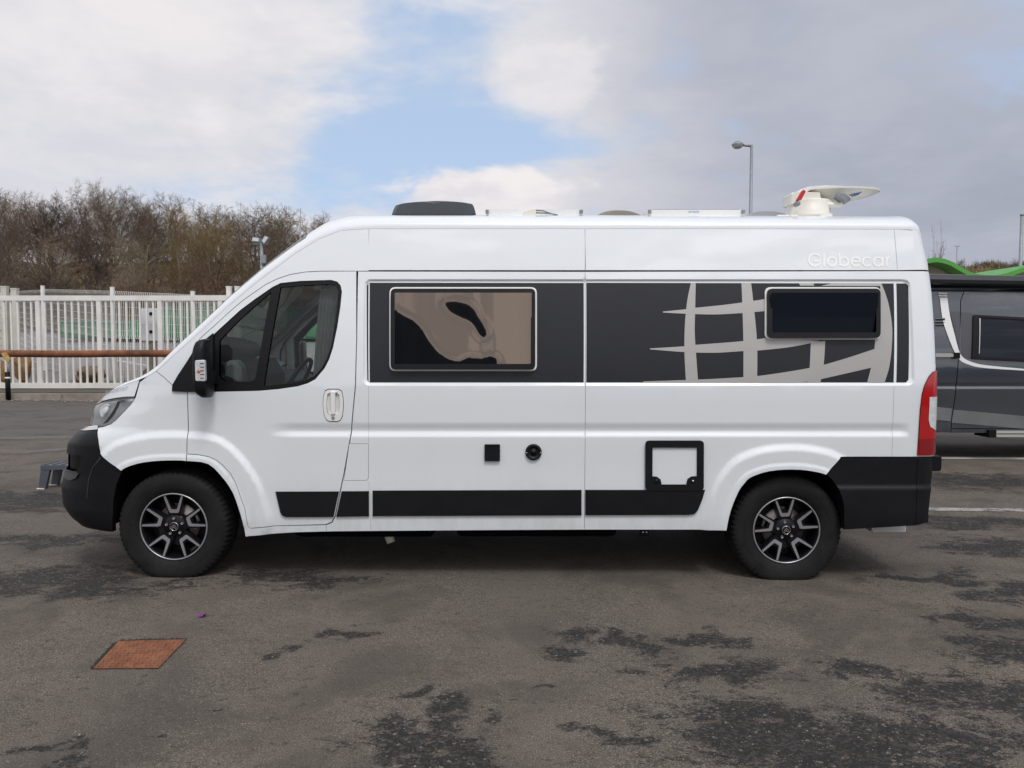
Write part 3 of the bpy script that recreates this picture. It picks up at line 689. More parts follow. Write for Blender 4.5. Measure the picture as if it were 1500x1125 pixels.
    # mirror foot
    skin('mirror_foot', hp([(253, 573), (253.5, 564), (262, 549), (274, 531), (284, 515), (300, 498.5), (313, 488), (313, 574.5)]), PLASTIC, VAN, off=.014, fold=.02, side=side, feat=False, grid=.03)
    # tail lamp
    zt0, zt1 = hit(1370, 541)[1], hit(1345, 668)[1]
    tl = [(float(x_rear(z)) + .004, z) for z in np.linspace(zt1 + .006, zt0, 12)] + hp([(1366.5, 545), (1360, 552), (1353.5, 565), (1350, 578), (1347.5, 600), (1345, 640), (1343.3, 667)])
    tlf = lambda x, z: inset(np.minimum(x, x_rear(z)), z, False, True)
    ta = skin('tail_lamp', tl, REDLENS, VAN, off=.010, fold=.03, side=side, grid=.016, fn=tlf)
    zr0, zr1 = hit(1360, 581)[1], hit(1360, 634)[1]
    skin('reversing_lens', [(float(x_rear(z)) + .0035, z) for z in np.linspace(zr1, zr0, 6)] + hp([(1360.5, 581.5), (1359, 615), (1361.5, 625)]), CLEARLENS, ta, off=.0125, fold=.004, side=side, grid=.016, fn=tlf)
    zd0, zd1 = hit(1350, 643)[1], hit(1350, 665)[1]
    skin('lower_lens', [(float(x_rear(z)) + .0035, z) for z in np.linspace(zd1, zd0, 5)] + hp([(1346, 643), (1345, 665)]), REDDARK, ta, off=.0125, fold=.004, side=side, grid=.016, fn=tlf)
    # rear bumper side
    zu, zl_ = hit(1300, 669.5)[1], hit(1300, 771)[1]
    rb = hp([(1230.5, 670.5), (1340, 669.5), (1344, 669), (1368, 669), (1369.5, 680), (1370, 693), (1366, 715), (1362.5, 733), (1358.5, 764), (1340, 768.5), (1290, 771.5), (1235, 774.7), (1235, 741), (1232, 728), (1227, 714.7), (1219.5, 703.5), (1210.5, 694)])
    rbf = lambda x, z: tumble(z) + .05 * np.clip((x - 2.72) / .14, 0, 1) ** 2.2 + .012 * sstep(x, 1.98 + .35 * np.clip(.78 - z, 0, .24), 2.03 + .35 * np.clip(.78 - z, 0, .24)) * sstep(z, .60, .635)
    rbm = skin('rear_bumper', rb, PLASTIC, VAN, off=.020, fold=.06, side=side, grid=.025, fn=rbf)
    skin('bumper_joint', hp([(1342.4, 672), (1343.4, 672), (1341.6, 720), (1339, 766), (1338, 766), (1340.6, 720)]), DARK, rbm, off=.0215, fold=0, side=side, grid=.02, fn=rbf)
# joint line of the bumper corner
mbx = MB(); mbx.rbox(2.83, 2.955, D + .10, D + 2 * HW - .10, hit(1370, 694)[1], hit(1370, 671)[1], .02); mbx.build('rear_step', PLASTIC, VAN)
mbx = MB(); mbx.box(2.72, 2.845, D + .055, D + 2 * HW - .055, .36, .80); mbx.build('bumper_beam', PLASTIC, VAN)

# black lower mouldings
for pts in ([(404, 719.5), (497.3, 719.2), (489.3, 757), (420, 757.3), (414, 755), (411, 750)], [(500.6, 719), (541, 718.8), (541.2, 756), (492.6, 756.8)], [(546, 718), (852, 717), (852, 754.6), (546, 755.8)], [(857, 717), (1032.5, 717), (1029, 730), (1022, 747), (1017, 752.5), (1009, 754), (857, 754.5)]):
    skin('side_moulding', hp(pts), PLASTIC, VAN, off=.014, fold=.018, grid=.03, shrink=.002)
    skin('side_moulding', hp(pts), PLASTIC, VAN, off=.014, fold=.018, grid=.06, shrink=.002, side=-1)

# dark foil band with the silver globe drawing
fz0, fz1 = 414.0, 560.3
foils_and_shade = ([(541.2, fz0), (855.2, fz0 + .3), (855.2, fz1), (541.2, fz1)], [(859.0, fz0), (1310.2, fz0 + 1), (1310.2, fz1), (859, fz1)], [(1314.2, fz0 + 1), (1328, fz0 + 1), (1331.5, fz0 + 4), (1332, fz1 - 4), (1328.5, fz1), (1314.2, fz1)], [(536.8, fz0 + 3), (539.4, fz0 + .5), (539.4, fz1), (537.6, fz1 - 4)])  # last sliver is the shade at the band edge, painted in foil colour
for pts in foils_and_shade:
    skin('foil_and_shade_strip', hp(pts), FOIL, VAN, off=.0012, fold=0, grid=.05)
def gpx(pts): return [(850 + x / 2.830, 380 + y / 2.830) for x, y in pts]
sm_ = lambda pts: [tuple(q) for q in smooth_curve(pts, 5)]
GL = [sm_([(460, 97), (445, 170), (435, 270), (433, 370), (436, 450), (440, 510)]) + sm_([(490, 510), (482, 400), (476, 300), (478, 200), (480, 97)]),
      sm_([(670, 97), (674, 200), (678, 350), (678, 510)]) + sm_([(735, 510), (735, 350), (722, 200), (710, 97)]),
      [(908, 98), (968, 98), (973, 108), (914, 108)],
      sm_([(958, 345), (953, 450), (945, 510)]) + sm_([(998, 510), (1012, 430), (1018, 338)]),
      [(1000, 109), (1045, 99), (1252, 99)] + sm_([(1252, 99), (1280, 180), (1295, 270), (1295, 350), (1285, 440), (1265, 510)])[1:] + sm_([(1192, 510), (1210, 440), (1222, 370), (1225, 325)]) + [(1246, 325), (1246, 110)],
      sm_([(343, 216), (440, 206), (480, 200), (580, 190), (674, 178), (775, 163)]) + sm_([(775, 213), (674, 222), (560, 228), (440, 225), (345, 220)]),
      sm_([(290, 369), (433, 360), (480, 354), (600, 345), (680, 338), (735, 331), (775, 325)]) + [(1000, 338)] + sm_([(958, 347), (860, 365), (735, 378), (678, 380), (560, 387), (433, 384), (290, 373)]),
      sm_([(262, 506), (440, 500), (560, 495), (678, 488), (735, 484), (860, 466), (953, 450), (1012, 437), (1120, 405), (1225, 370)]) + sm_([(1213, 448), (1100, 474), (998, 497), (945, 507)]) + [(900, 510.5), (262, 510.5)]]
for k_, pts in enumerate(GL):
    o = skin('globe_line', hp(gpx(pts)), SILVERFOIL, VAN, off=.0022 + k_ * .00012, fold=0, grid=.05)
    if k_ == 0: o['label'] = 'silver printed globe line'
# lettering drawn as round strokes
def arc(c, r, a0, a1, n=22): return [(c[0] + r * math.cos(R(a0 + (a1 - a0) * i / n)), c[1] - r * math.sin(R(a0 + (a1 - a0) * i / n))) for i in range(n + 1)]
ST = [arc((235, 258), 88, 35, 355, 30) + [(325, 272), (218, 272)], [(370, 160), (370, 352)], arc((485, 283), 63, 0, 360), [(595, 160), (595, 352)], arc((660, 283), 63, 0, 360), [(772, 283), (880, 283)] + arc((835, 283), 63, 0, 320), arc((1000, 283), 63, 42, 318), arc((1160, 283), 63, 0, 360), [(1227, 215), (1227, 352)], [(1285, 215), (1285, 352)], arc((1330, 262), 42, 180, 92, 8)]
mbt = MB()
for st in ST: ribbon(mbt, hp([(1170 + x / 10, 355 + y / 10) for x, y in st]), .0115, off=.002, feat=False)
mbt.build('lettering', CREAMFOIL, VAN, fix=False)
def text_mesh(txt, size, shear=0.):
    c = bpy.data.curves.new('t', 'FONT'); c.body = txt; c.size = size; c.shear = shear; c.resolution_u = 3
    o = bpy.data.objects.new('t', c); COL.objects.link(o); bpy.context.view_layer.update()
    me = bpy.data.meshes.new_from_object(o.evaluated_get(bpy.context.evaluated_depsgraph_get())); bpy.data.objects.remove(o)
    v = [(p.co.x, p.co.y) for p in me.vertices]; f = [tuple(q.vertices) for q in me.polygons]; bpy.data.meshes.remove(me); return np.array(v), f
v, f = text_mesh('ROADSCOUT', 1, .25); v = v / v[:, 0].max(); mbt = MB()
mbt.add([WV.pt(x, float(inset(x, z, False)) - .0025, z) for x, z in [hit(154 + 34 * a, 577.5 - 7 * a - b * 44) for a, b in v]], f); mbt.build('bonnet_lettering', GREYPRINT, VAN, fix=False)

# thin grey lines along the body joints
JS = mat('joint_sealer', (.40, .41, .42), .6)
for pts in ([(540, 566), (540, 648)], [(540.5, 705), (540.5, 717)], [(543, 757), (543, 776)], [(857, 336), (857, 396)], [(1309.5, 566), (1306, 668)]):
    ribbon(MB_j := MB(), hp(pts), .0025, off=.0008); MB_j.build('panel_joint', JS, VAN, fix=False)

# hinged side windows
def hinged(px0, px1, py0, py1, wavy):
    out = rpoly([(px0, py0), (px1, py0), (px1, py1), (px0, py1)], 9, 5); inn = rpoly([(px0 + 2.6, py0 + 2.6), (px1 - 2.6, py0 + 2.6), (px1 - 2.6, py1 - 2.6), (px0 + 2.6, py1 - 2.6)], 7.5, 5)
    ffl = lambda x, z: tumble(z) + .012
    w = skin('side_window', hp(inn), PLASTIC, VAN, holes=[hp(rpoly([(px0 + 9, py0 + 10.5), (px1 - 9, py0 + 10.5), (px1 - 9, py1 - 10.5), (px0 + 9, py1 - 10.5)], 2.5, 3))], off=.038, fold=.04, grid=.03, fn=ffl)
    skin('white_trim', hp(out), MATS.get('white_trim') or mat('white_trim', (.82, .82, .81), .35), w, holes=[hp(inn)], off=.012, fold=.012, grid=.02, fn=ffl)
    q0, q1, r0, r1 = px0 + 8, px1 - 8, py0 + 9, py1 - 9
    bl, tr = hit(q0, r1), hit(q1, r0); nx, nz = (150, 84) if wavy else (12, 10); G = []
    if wavy:
        zf = lambda pts: [(520 + x / 4.1667, 380 + y / 4.1667) for x, y in pts]
        dA = [tuple(p) for p in smooth_curve(zf([(225, 300), (250, 312), (300, 345), (360, 375), (410, 430), (450, 500), (500, 560), (560, 605), (630, 622), (660, 612), (690, 600), (760, 606), (820, 595), (852, 600), (864, 620), (850, 650)]), 4)] + zf([(850, 700), (225, 700)])
        dB = [tuple(p) for p in smooth_curve(zf([(548, 275), (565, 260), (620, 258), (690, 275), (730, 310), (750, 350), (780, 390), (800, 435), (797, 465), (780, 470), (755, 450), (730, 405), (700, 375), (640, 350), (580, 315), (548, 275)]), 4)][:-1]
        U = np.linspace(q0, q1, nx); Vv = np.linspace(r1, r0, nz); pp = np.array([(u, v_) for u in U for v_ in Vv]); sd = np.full(len(pp), 99.)
        for pl in (dA, dB):
            d = seg_dist(pp, pl + pl[:1]); d = np.where(inside(pp, pl), -d, d); sd = np.minimum(sd, d)
        sd = sd.reshape(nx, nz); elev = np.array([[math.degrees(math.atan2(hit(750, v_)[1] - CAM_H, D))] * nx for v_ in Vv]).T
        want = np.where(sd > 0, 2.6 + 3.0 * sstep(sd, 0, 16), 1.0 - 1.6 * sstep(-sd, 0, 8))     # where the reflection points, degrees above the horizon
        th = np.radians((want - elev) / 2); dz = (tr[1] - bl[1]) / (nz - 1)
        h = np.cumsum(np.tan(th), axis=1) * dz; h = h - np.linspace(0, 1, nz)[None] * 0; h -= h.mean(axis=1, keepdims=True) * 1.0
    for i in range(nx):
        row = []
        for j in range(nz):
            x = bl[0] + (tr[0] - bl[0]) * i / (nx - 1); z = bl[1] + (tr[1] - bl[1]) * j / (nz - 1)
            y = float(tumble((bl[1] + tr[1]) / 2)) - .019
            y += h[i, j] if wavy else math.tan(R(-3.5)) * (z - (bl[1] + tr[1]) / 2)
            row.append(WV.pt(x, y, z))
        G.append(row)
    p_ = MB().grid(G, flip=True).build('pane', ACRYL if wavy else ACRYL2, w, fix=False)
    zi = hit(0.5 * (px0 + px1), py0 + 13)[1]; tb = MB(); a, b = hit(px0 + 10, py0 + 13.5), hit(px1 - 10, py0 + 13.5)
    yb = float(tumble(a[1])) - .020; tb.tube([WV.pt(a[0], yb, a[1]), WV.pt(b[0], yb, b[1])], .006, 6); tb.build('hinge_rail', SEAL, w)
hinged(570.5, 786.5, 420.5, 543.5, True)
hinged(1120.5, 1290, 420.5, 497.5, False)

# service fittings on the side
w = MB(); a, b = hit(710, 675), hit(732.5, 650.5); y0 = D + float(inset(*hit(721, 662)))
w.rbox(a[0], b[0], y0 - .018, y0 + .01, a[1], b[1], .006); o = w.build('power_inlet', PLASTIC, VAN)
w = MB(); w.box(a[0] + .004, b[0] - .004, y0 - .022, y0 - .017, b[1] - .012, b[1] - .004); w.build('inlet_hinge', SEAL, o)
c_ = hit(781.5, 662); y0 = D + float(inset(*c_)); w = MB()
w.lathe([(0, -.012), (.018, -.012), (.02, -.006), (.034, -.004), (.036, -.016), (.05, -.018), (.055, -.012), (.055, .01)], (c_[0], y0, c_[1]), 'y', 36); o = w.build('water_filler', PLASTIC, VAN)
w = MB(); w.lathe([(0, -.017), (.011, -.017), (.013, -.012)], (c_[0], y0, c_[1]), 'y', 20); w.build('filler_lock', SEAL, o)
for sx in (-1, 1):
    w = MB(); w.lathe([(0, -.0195), (.003, -.0195), (.004, -.016)], (c_[0] + sx * .046, y0, c_[1] - .004), 'y', 10); w.build('screw', CHROME, o)
ho = rpoly([(945, 645), (1030, 645), (1030, 718), (945, 718)], 6, 4)
hi_ = [(955, 655), (1020.5, 655), (1020.5, 697), (1012, 698), (1006.5, 701.5), (1005, 709.5), (968.5, 709.5), (967, 702), (961.5, 698), (955, 697.5)]
o = skin('service_hatch', hp(ho), PLASTIC, VAN, holes=[hp(hi_)], off=.020, fold=.022, grid=.02)
skin('hatch_panel', hp(hi_), WHITE, o, off=.008, fold=.012, grid=.03, shrink=.001)
for px in (961, 1014):
    c_ = hit(px, 704); y0 = D + float(inset(*c_)) - .020; w = MB(); w.lathe([(0, -.006), (.012, -.006), (.016, 0), (.016, .006)], (c_[0], y0, c_[1]), 'y', 20); k_ = w.build('hatch_lock', PLASTIC, o)
    w = MB(); w.lathe([(0, -.008), (.005, -.008), (.006, -.004)], (c_[0], y0, c_[1]), 'y', 12); w.build('key_slot', CHROME if px > 1000 else SEAL, k_)

# door handle
ho = [(476, 572), (481, 569.5), (496, 569.5), (501, 572.5), (503, 582), (503.8, 596), (502, 610), (499, 616), (495, 618), (483, 618), (477.5, 615), (474, 606), (472.8, 592), (473.6, 580)]
skin('handle_gap', hp(ho), RUBBER, bpy.data.objects['door'], holes=[hp(CUP)], off=.0016, fold=0, grid=.012)
cup = CUP
sc_ = lambda pts, k, c: [(c[0] + (x - c[0]) * k, c[1] + (y - c[1]) * k) for x, y in pts]
hd = skin('handle', hp(sc_(ho, .95, (488.3, 594))), WPLAST, bpy.data.objects['door'], holes=[hp(cup)], off=.006, fold=.006, grid=.012)
skin('handle_cup', hp(cup), WPLAST, hd, off=.006, fold=0, grid=.008, fn=lambda x, z: inset(x, z) + .022 * np.sqrt(np.clip(1 - ((x - hit(488.3, 591)[0]) / .047) ** 2, 0, 1)) * np.clip(1 - ((z - hit(488, 591)[1]) / .08) ** 6, 0, 1))
a, b = hit(485.5, 607), hit(491.5, 573); y0 = D + float(inset(*hit(488, 590))); w = MB()
w.prism(rpoly([(a[0], a[1]), (b[0], a[1]), (b[0] + .001, b[1]), (a[0] - .001, b[1])], .008, 4), y0 - .020, y0 - .004, .004); w.build('lever', WPLAST, hd)
c_ = hit(488.3, 612.5); w = MB(); w.lathe([(0, -.008), (.006, -.008), (.009, -.0095), (.011, -.009), (.012, -.003)], (c_[0], y0, c_[1]), 'y', 18); w.build('lock_cylinder', GREYP, hd)

# door mirror (near side) and its twin
def mirror(side):
    loop = [(283, 507), (287, 500), (294, 497), (304, 496), (307, 499), (308, 525), (308, 550), (311, 560), (312, 576), (309, 583), (300, 583.5), (289, 579), (284, 570), (282, 545), (282, 522)]
    mx = lambda q: 282 + (q - 282) * .74
    loop = [(mx(p), q) for p, q in loop]; Ym = D - .20; P = np.array([at(px, py, Ym) for px, py in loop])[:, [0, 2]]; c = P.mean(0); mb = MB(); sgn = 1
    rings = [(.55, -.030), (.86, -.018), (.97, .005), (1.0, .05), (1.0, .09), (.95, .12), (.75, .13)]
    vs = []; n = len(P); fs = []
    for k, dy in rings:
        for p in P:
            q = c + (p - c) * k; y = Ym + dy; vs.append((q[0], y if side > 0 else 2 * (D + HW) - y, q[1]))
    for r_ in range(len(rings) - 1):
        for i in range(n): j = (i + 1) % n; fs.append((r_ * n + i, r_ * n + j, (r_ + 1) * n + j, (r_ + 1) * n + i))
    fs += [tuple(range(n)), tuple(range((len(rings) - 1) * n, len(rings) * n))]
    mb.add(vs, fs, True); r = mb.build('door_mirror', PLASTIC, VAN)
    mb = MB(); fy = lambda y: y if side > 0 else 2 * (D + HW) - y
    a, b = at(mx(309.3), 570, Ym + .07), at(mx(308), 508, Ym + .07)
    mb.add([(a[0] + .008, fy(Ym), a[2]), (b[0] + .014, fy(Ym), b[2]), (b[0] + .014, fy(Ym + .10), b[2]), (a[0] + .008, fy(Ym + .10), a[2])], [(0, 1, 2, 3)]); mb.build('mirror_glass', MIRROR, r)
    a, b = at(mx(288), 558.5, Ym - .03), at(mx(307), 527, Ym - .03); mb = MB()
    mb.prism(rpoly([(a[0], a[2]), (b[0], a[2]), (b[0] - .002, b[2]), (a[0] - .001, b[2] - .004)], .012, 4), fy(Ym - .036), fy(Ym - .01), .004 if side > 0 else 0); ind = mb.build('indicator', CLEARLENS, r)
    mb = MB(); cc = at(mx(294), 544, Ym - .04); mb.lathe([(0, 0), (.010, .001), (.014, .006)], (cc[0], fy(Ym - .0395), cc[2]), 'y', 14); mb.build('bulb', ORANGE, ind)
    mb = MB()
    for k in range(5):
        z = a[2] + (b[2] - a[2]) * (.14 + .17 * k); mb.box(a[0] + .034, b[0] - .006, fy(Ym - .0385), fy(Ym - .036), z, z + .004)
    mb.build('lens_ribs', CHROME, ind)
    mb = MB(); p = at(285, 555, Ym); mb.box(p[0] - .02, p[0] + .07, min(fy(Ym + .1), fy(D + .04)), max(fy(Ym + .1), fy(D + .04)), p[2] - .04, p[2] + .05); mb.build('mirror_arm', PLASTIC, r)
mirror(1); mirror(-1)

# cap, nose and tail
cap('bonnet', WHITE, VAN, XST[0], -2.42, 0, 1)
cap('windscreen_frame', WHITE, VAN, -2.42, -2.30, 0, 1)
cap('windscreen_pillar', WHITE, VAN, -2.30, -1.42, 0, 6 / 28, sides=(1,)); cap('windscreen_pillar', WHITE, VAN, -2.30, -1.42, 0, 6 / 28, sides=(-1,))
cap('windscreen', CABGLASS, VAN, -2.30, -1.42, 6 / 28, 1)
cap('roof', WHITE, VAN, -1.42, XST[-1], 0, 1)
def front_face(name, m, zs, u0=.98):
    mb = MB(); rows = []
    for z in zs:
        n = float(npow(z)); a_ = 2 / math.pi * math.asin(u0 ** (n / 2)); al = np.linspace(a_, 1, 16); x, i = plan(float(x_front(z)), n, al)
        rows.append([WV.pt(p, q, z) for p, q in zip(x, i)] + [WV.pt(p, q, z, -1) for p, q in zip(x[-2::-1], i[-2::-1])])
    mb.grid(rows); return mb.build(name, m, VAN), rows
front_face('bumper_front', PLASTIC, np.linspace(zlow + .02, zb0 - .035, 24)); front_face('grille', RUBBER, np.linspace(zb0 - .035, 1.06, 4))
_, rows = front_face('bonnet_front', WHITE, np.linspace(1.06, 1.165, 5), .955)
x0 = XST[0]; ii, zz = cap_sec(x0, HS[0]); top = rows[-1]; nr = []
for p in top:
    i = min(p[1] - D, 2 * HW - (p[1] - D)); nr.append((x0, p[1], float(np.interp(max(i, ii[0]), ii, zz))))
MB().grid([top, nr]).build('bonnet_lip', WHITE, VAN)
rows = []
for z in np.linspace(.80, 2.34, 16): rows.append([(float(x_rear(z)) - .004, y, z) for y in np.linspace(D + float(tumble(z)) + .085, D + 2 * HW - float(tumble(z)) - .085, 9)])
ii, zz = cap_sec(XST[-1], HS[-1]); rows.append([(XST[-1], p[1], float(np.interp(min(p[1] - D, 2 * HW - p[1] + D), ii, zz))) for p in rows[-1]])
MB().grid([r_[:5] for r_ in rows]).build('rear_door', WHITE, VAN); MB().grid([r_[4:] for r_ in rows]).build('rear_door', WHITE, VAN)

# floor, wheel housings, bulkhead, cab furniture
fz = .36
def arch_liner(line, x_c):
    mb = MB(); P = hp(line)
    mb.grid([[(x, y, z) for y in (D + .025, D + .3, D + .62)] for x, z in P]); mb.grid([[(x, D + .62, z) for x, z in P], [(x_c, D + .62, .3)] * len(P)])
    mb.build('wheel_housing', DARK, VAN); m2 = MB(); m2.add([(a, 2 * (D + HW) - b, c) for a, b, c in mb.v], mb.f); m2.build('wheel_housing', DARK, VAN)
arch_liner(ARCH_F[2:-1], -2.27); arch_liner(ARCH_R[3:-4], 1.85)
FZ_ = hit(700, 770)[1]
mb = MB(); mb.box(-1.78, 1.42, D + .05, D + 2 * HW - .05, FZ_, FZ_ + .06); mb.box(-2.9, 2.72, D + .66, D + 2 * HW - .66, FZ_ + .0, FZ_ + .4); mb.box(2.24, 2.72, D + .06, D + 2 * HW - .06, FZ_ + .02, FZ_ + .06); mb.build('floor_pan', DARK, VAN)
mb = MB(); mb.box(-.93, -.90, D + .2, D + 2 * HW - .2, .6, 2.3); mb.build('bulkhead', mat('bulkhead_cloth', (.10, .10, .11), .9), VAN)
mb = MB(); pf = [(-2.32, 1.18), (-2.2, 1.34), (-1.95, 1.36), (-1.78, 1.27), (-1.74, 1.12), (-1.85, .85), (-2.3, .8)]
mb.prism(pf, D + .10, D + 2 * HW - .10); 
mb.prism([(-1.98, 1.34), (-1.93, 1.47), (-1.83, 1.48), (-1.76, 1.36), (-1.76, 1.26)], D + .34, D + .80); mb.build('dashboard', DASH, VAN)
c_ = Vector((-1.60, D + .57, 1.30)); mb = MB(); pts = []
for k in range(33):
    a = 2 * math.pi * k / 32; pts.append((c_.x + .095 * math.sin(a), c_.y + .19 * math.cos(a), c_.z + .165 * math.sin(a)))
mb.tube(pts, .016, 8, False); mb.tube([(-1.62, D + .57, 1.3), (-1.85, D + .57, 1.12)], .035, 8); mb.tube([(c_.x, c_.y - .18, c_.z), (c_.x - .02, c_.y, c_.z - .01), (c_.x, c_.y + .18, c_.z)], .018, 6); mb.build('steering_wheel', RUBBER, VAN)
for yc in (D + .52, D + 1.5):
    mb = MB(); 
    for (xa, xb, za, zb, w_) in ((-1.45, -.96, .78, .95, .26), ):
        mb.rbox(xa, xb, yc - w_, yc + w_, za, zb, .05)
    o = mb.build('cab_seat', SEATC, VAN)
    mb = MB(); mb.prism(rpoly([(-1.10, .92), (-.97, .92), (-.93, 1.3), (-.93, 1.55), (-1.02, 1.56), (-1.06, 1.3)], .04, 4), yc - .24, yc + .24, .03); mb.build('backrest', SEATC, o)
    mb = MB(); mb.prism(rpoly([(-1.03, 1.6), (-.94, 1.6), (-.93, 1.80), (-1.0, 1.81)], .03, 4), yc - .13, yc + .13, .02); mb.build('headrest', SEATC, o)
# pleated blind folded at the pillar behind the door window, on both sides
for sgn in (1, -1):
    mb = MB(); xs2 = np.linspace(hit(462, 450)[0], hit(497, 450)[0], 15); G = []
    for k, x in enumerate(xs2):
        G.append([WV.pt(x - .06 * (1.95 - z), .11 + float(tumble(z)) + (.035 if k % 2 else 0), z, sgn) for z in np.linspace(1.36, 1.96, 6)])
    mb.grid(G, smooth=False); mb.build('pleated_blind', CURT, VAN)
    # inner door lining and sill, pale trim round the far opening
    io = hp([(296, 580), (296, 498), (330, 461), (380, 424), (410, 405), (508, 403), (511, 440), (503, 540), (505, 600), (500, 740), (370, 740), (300, 650)])
    ih = hp(sc_(W_HOLE, .985, (410, 500)))
    skin('door_lining', io, TRIM, VAN, holes=[ih], off=-.07, fold=.02, side=sgn, grid=.06, feat=False)
mb = MB(); rr = np.random.default_rng(3)
P = [[(-2.1 + .28 * i / 9 , D + .6 + .55 * j / 9, 1.375 + .05 * rr.random() + .09 * math.exp(-((i - 5) ** 2 + (j - 5) ** 2) / 8)) for i in range(10)] for j in range(10)]
mb.grid(P); mb.build('folded_cloth', CLOTH, VAN)
mb = MB(); mb.grid([[(x, y, z) for y in np.linspace(D + .25, D + 2 * HW - .25, 5)] for x, z in ((-1.38, 2.18), (-1.2, 2.22), (-.92, 2.22))]); mb.build('headliner', TRIM, VAN)
mb = MB(); mb.prism(rpoly([(-1.99, 1.27), (-1.86, 1.27), (-1.865, 1.42), (-1.91, 1.475), (-1.975, 1.46)], .04, 5), D + .13, D + .26, .03); mb.build('speaker_pod', GREYP, VAN)

# wheels
def wheel_mesh(parent, loc):
    """built round its own hub at the origin, outer face towards -y"""
    w = empty('wheel', loc); w.parent = parent; w.location = Vector(loc) - root_loc(parent)
    Rt = .383
    prof = [(.222, .035), (.230, .012), (.238, .006), (.256, -.006), (.290, -.016), (.330, -.015), (.354, -.008), (.367, .000), (.372, .006), (.375, .014), (.378, .024), (.381, .040), (Rt, .060), (Rt, .075), (.374, .077), (.374, .085), (Rt, .087), (Rt + .001, .125), (.374, .127), (.374, .135), (Rt, .137), (Rt, .175), (.378, .205), (.367, .225), (.335, .238), (.28, .236), (.235, .22), (.215, .19)]
    def mod(r, h, k, i):
        if 7 <= i <= 12 and (k % 4) in (0,): return r - .008
        if i in (17, 20) and k % 4 == 2: return r - .006
        return r
    mb = MB(); mb.lathe(prof, (0, 0, 0), 'y', 256, True, mod); mb.v = [(x, y - (.012 * max(0, 1 - (z + .345) ** 2 / .004) if z < -.28 and y < .05 else 0), max(z, -.354)) for x, y, z in mb.v]; t_ = mb.build('tyre', TYRE, None); t_.parent = w
    for z0 in (.296,):
        mb = MB(); mb.lathe([(z0 - .0015, -.0145), (z0, -.0178), (z0 + .0015, -.0145)], (0, 0, 0), 'y', 96); q = mb.build('sidewall_ring', TYRE, None); q.parent = t_
    mb = MB(); mb.lathe([(.2305, .011), (.224, .006), (.218, .008), (.212, .03), (.198, .09), (.190, .19)], (0, 0, 0), 'y', 72)
    mb.lathe([(0, .105), (.19, .105)], (0, 0, 0), 'y', 48); rim = mb.build('rim', RIMBLACK, None); rim.parent = w
    mb = MB(); mb.lathe([(.2315, .010), (.2305, .0035), (.2225, .0035), (.2215, .012)], (0, 0, 0), 'y', 96); q = mb.build('rim_lip', ALU, None); q.parent = rim
    mb = MB(); mb.lathe([(.03, .085), (.145, .085), (.148, .095)], (0, 0, 0), 'y', 48); q = mb.build('brake_disc', STEEL, None); q.parent = w
    U = .2225
    for k in range(5):
        a = R(90 + 72 * k); ca, sa = math.cos(a), math.sin(a)
        def rot(p): return (p[1] * ca + p[0] * sa, p[1] * sa - p[0] * ca)      # p: (tangential, radial)
        outer = [(-.300, .955), (-.158, .475), (-.12, .415), (.12, .415), (.158, .475), (.300, .955)]; inner = [(.250, .972), (.100, .56), (.075, .525), (-.075, .525), (-.100, .56), (-.250, .972)]
        mb = MB(); base = [rot((x * U, y * U)) for x, y in [(-.335, .96), (-.2, .42), (-.14, .15), (.14, .15), (.2, .42), (.335, .96), (.225, .97), (.08, .60), (-.08, .60), (-.225, .97)]]
        n = 10; vs = [(x, .016 + .016 * max(0, 1 - math.hypot(x, z) / U), z) for x, z in base] + [(x, .075, z) for x, z in base]
        mb.add(vs, [tuple(range(n))] + [(i, (i + 1) % n, n + (i + 1) % n, n + i) for i in range(n)]); q = mb.build('spoke', RIMBLACK, None); q.parent = rim
        mb = MB(); O = [rot((x * U, y * U)) for x, y in outer]; I = [rot((x * U, y * U)) for x, y in inner[::-1]]
        yv = lambda p: .0085 + .020 * max(0, .98 - math.hypot(*p) / U)
        for i in range(5):
            q4 = [O[i], O[i + 1], I[i + 1], I[i]]; mb.add([(p[0], yv(p), p[1]) for p in q4] + [(p[0], yv(p) + .012, p[1]) for p in q4], [(0, 1, 2, 3), (0, 1, 5, 4), (2, 3, 7, 6), (1, 2, 6, 5), (3, 0, 4, 7)])
        q = mb.build('spoke_face', ALU, None); q.parent = rim
        an = a + R(4); nx_, nz_ = .056 * math.cos(an), .056 * math.sin(an); mb = MB()
        mb.lathe([(0, .020), (.006, .020), (.0095, .016), (.0095, .04)], (nx_, 0, nz_), 'y', 6, False); q = mb.build('wheel_bolt', ALU, None); q.parent = w
    mb = MB(); mb.lathe([(0, .022), (.075, .026), (.085, .04), (.085, .08)], (0, 0, 0), 'y', 40); q = mb.build('hub', RIMBLACK, None); q.parent = w
    mb = MB(); mb.lathe([(0, .012), (.026, .012), (.029, .016), (.030, .03)], (0, 0, 0), 'y', 32); hc = mb.build('hub_cap', RIMBLACK, None); hc.parent = w
    mb = MB(); mb.lathe([(.0265, .0125), (.028, .010), (.030, .0125), (.030, .018)], (0, 0, 0), 'y', 32)
    for dz in (.004, -.009):                     # double chevron
        for s in (-1, 1):
            mb.add([(0, .010, dz + .010), (s * .019, .010, dz - .006), (s * .019, .010, dz - .012), (0, .010, dz + .002)], [(0, 1, 2, 3)])
    q = mb.build('emblem', CHROME, None); q.parent = hc
    return w
pf, pr = at(255.5, 771, D + .055), at(1151, 776, D + .085)
w0 = wheel_mesh(VAN, (pf[0], D + .036, pf[2]))
def wheel_copy(parent, loc, ang=0, far=False):
    c = copy_tree(w0, parent); c.location = Vector(loc) - root_loc(parent); c.rotation_euler = (0, 0, math.pi if far else 0)
    for ch in c.children:
        if not ch.name.startswith('tyre'): ch.rotation_euler.y = ang
    return c
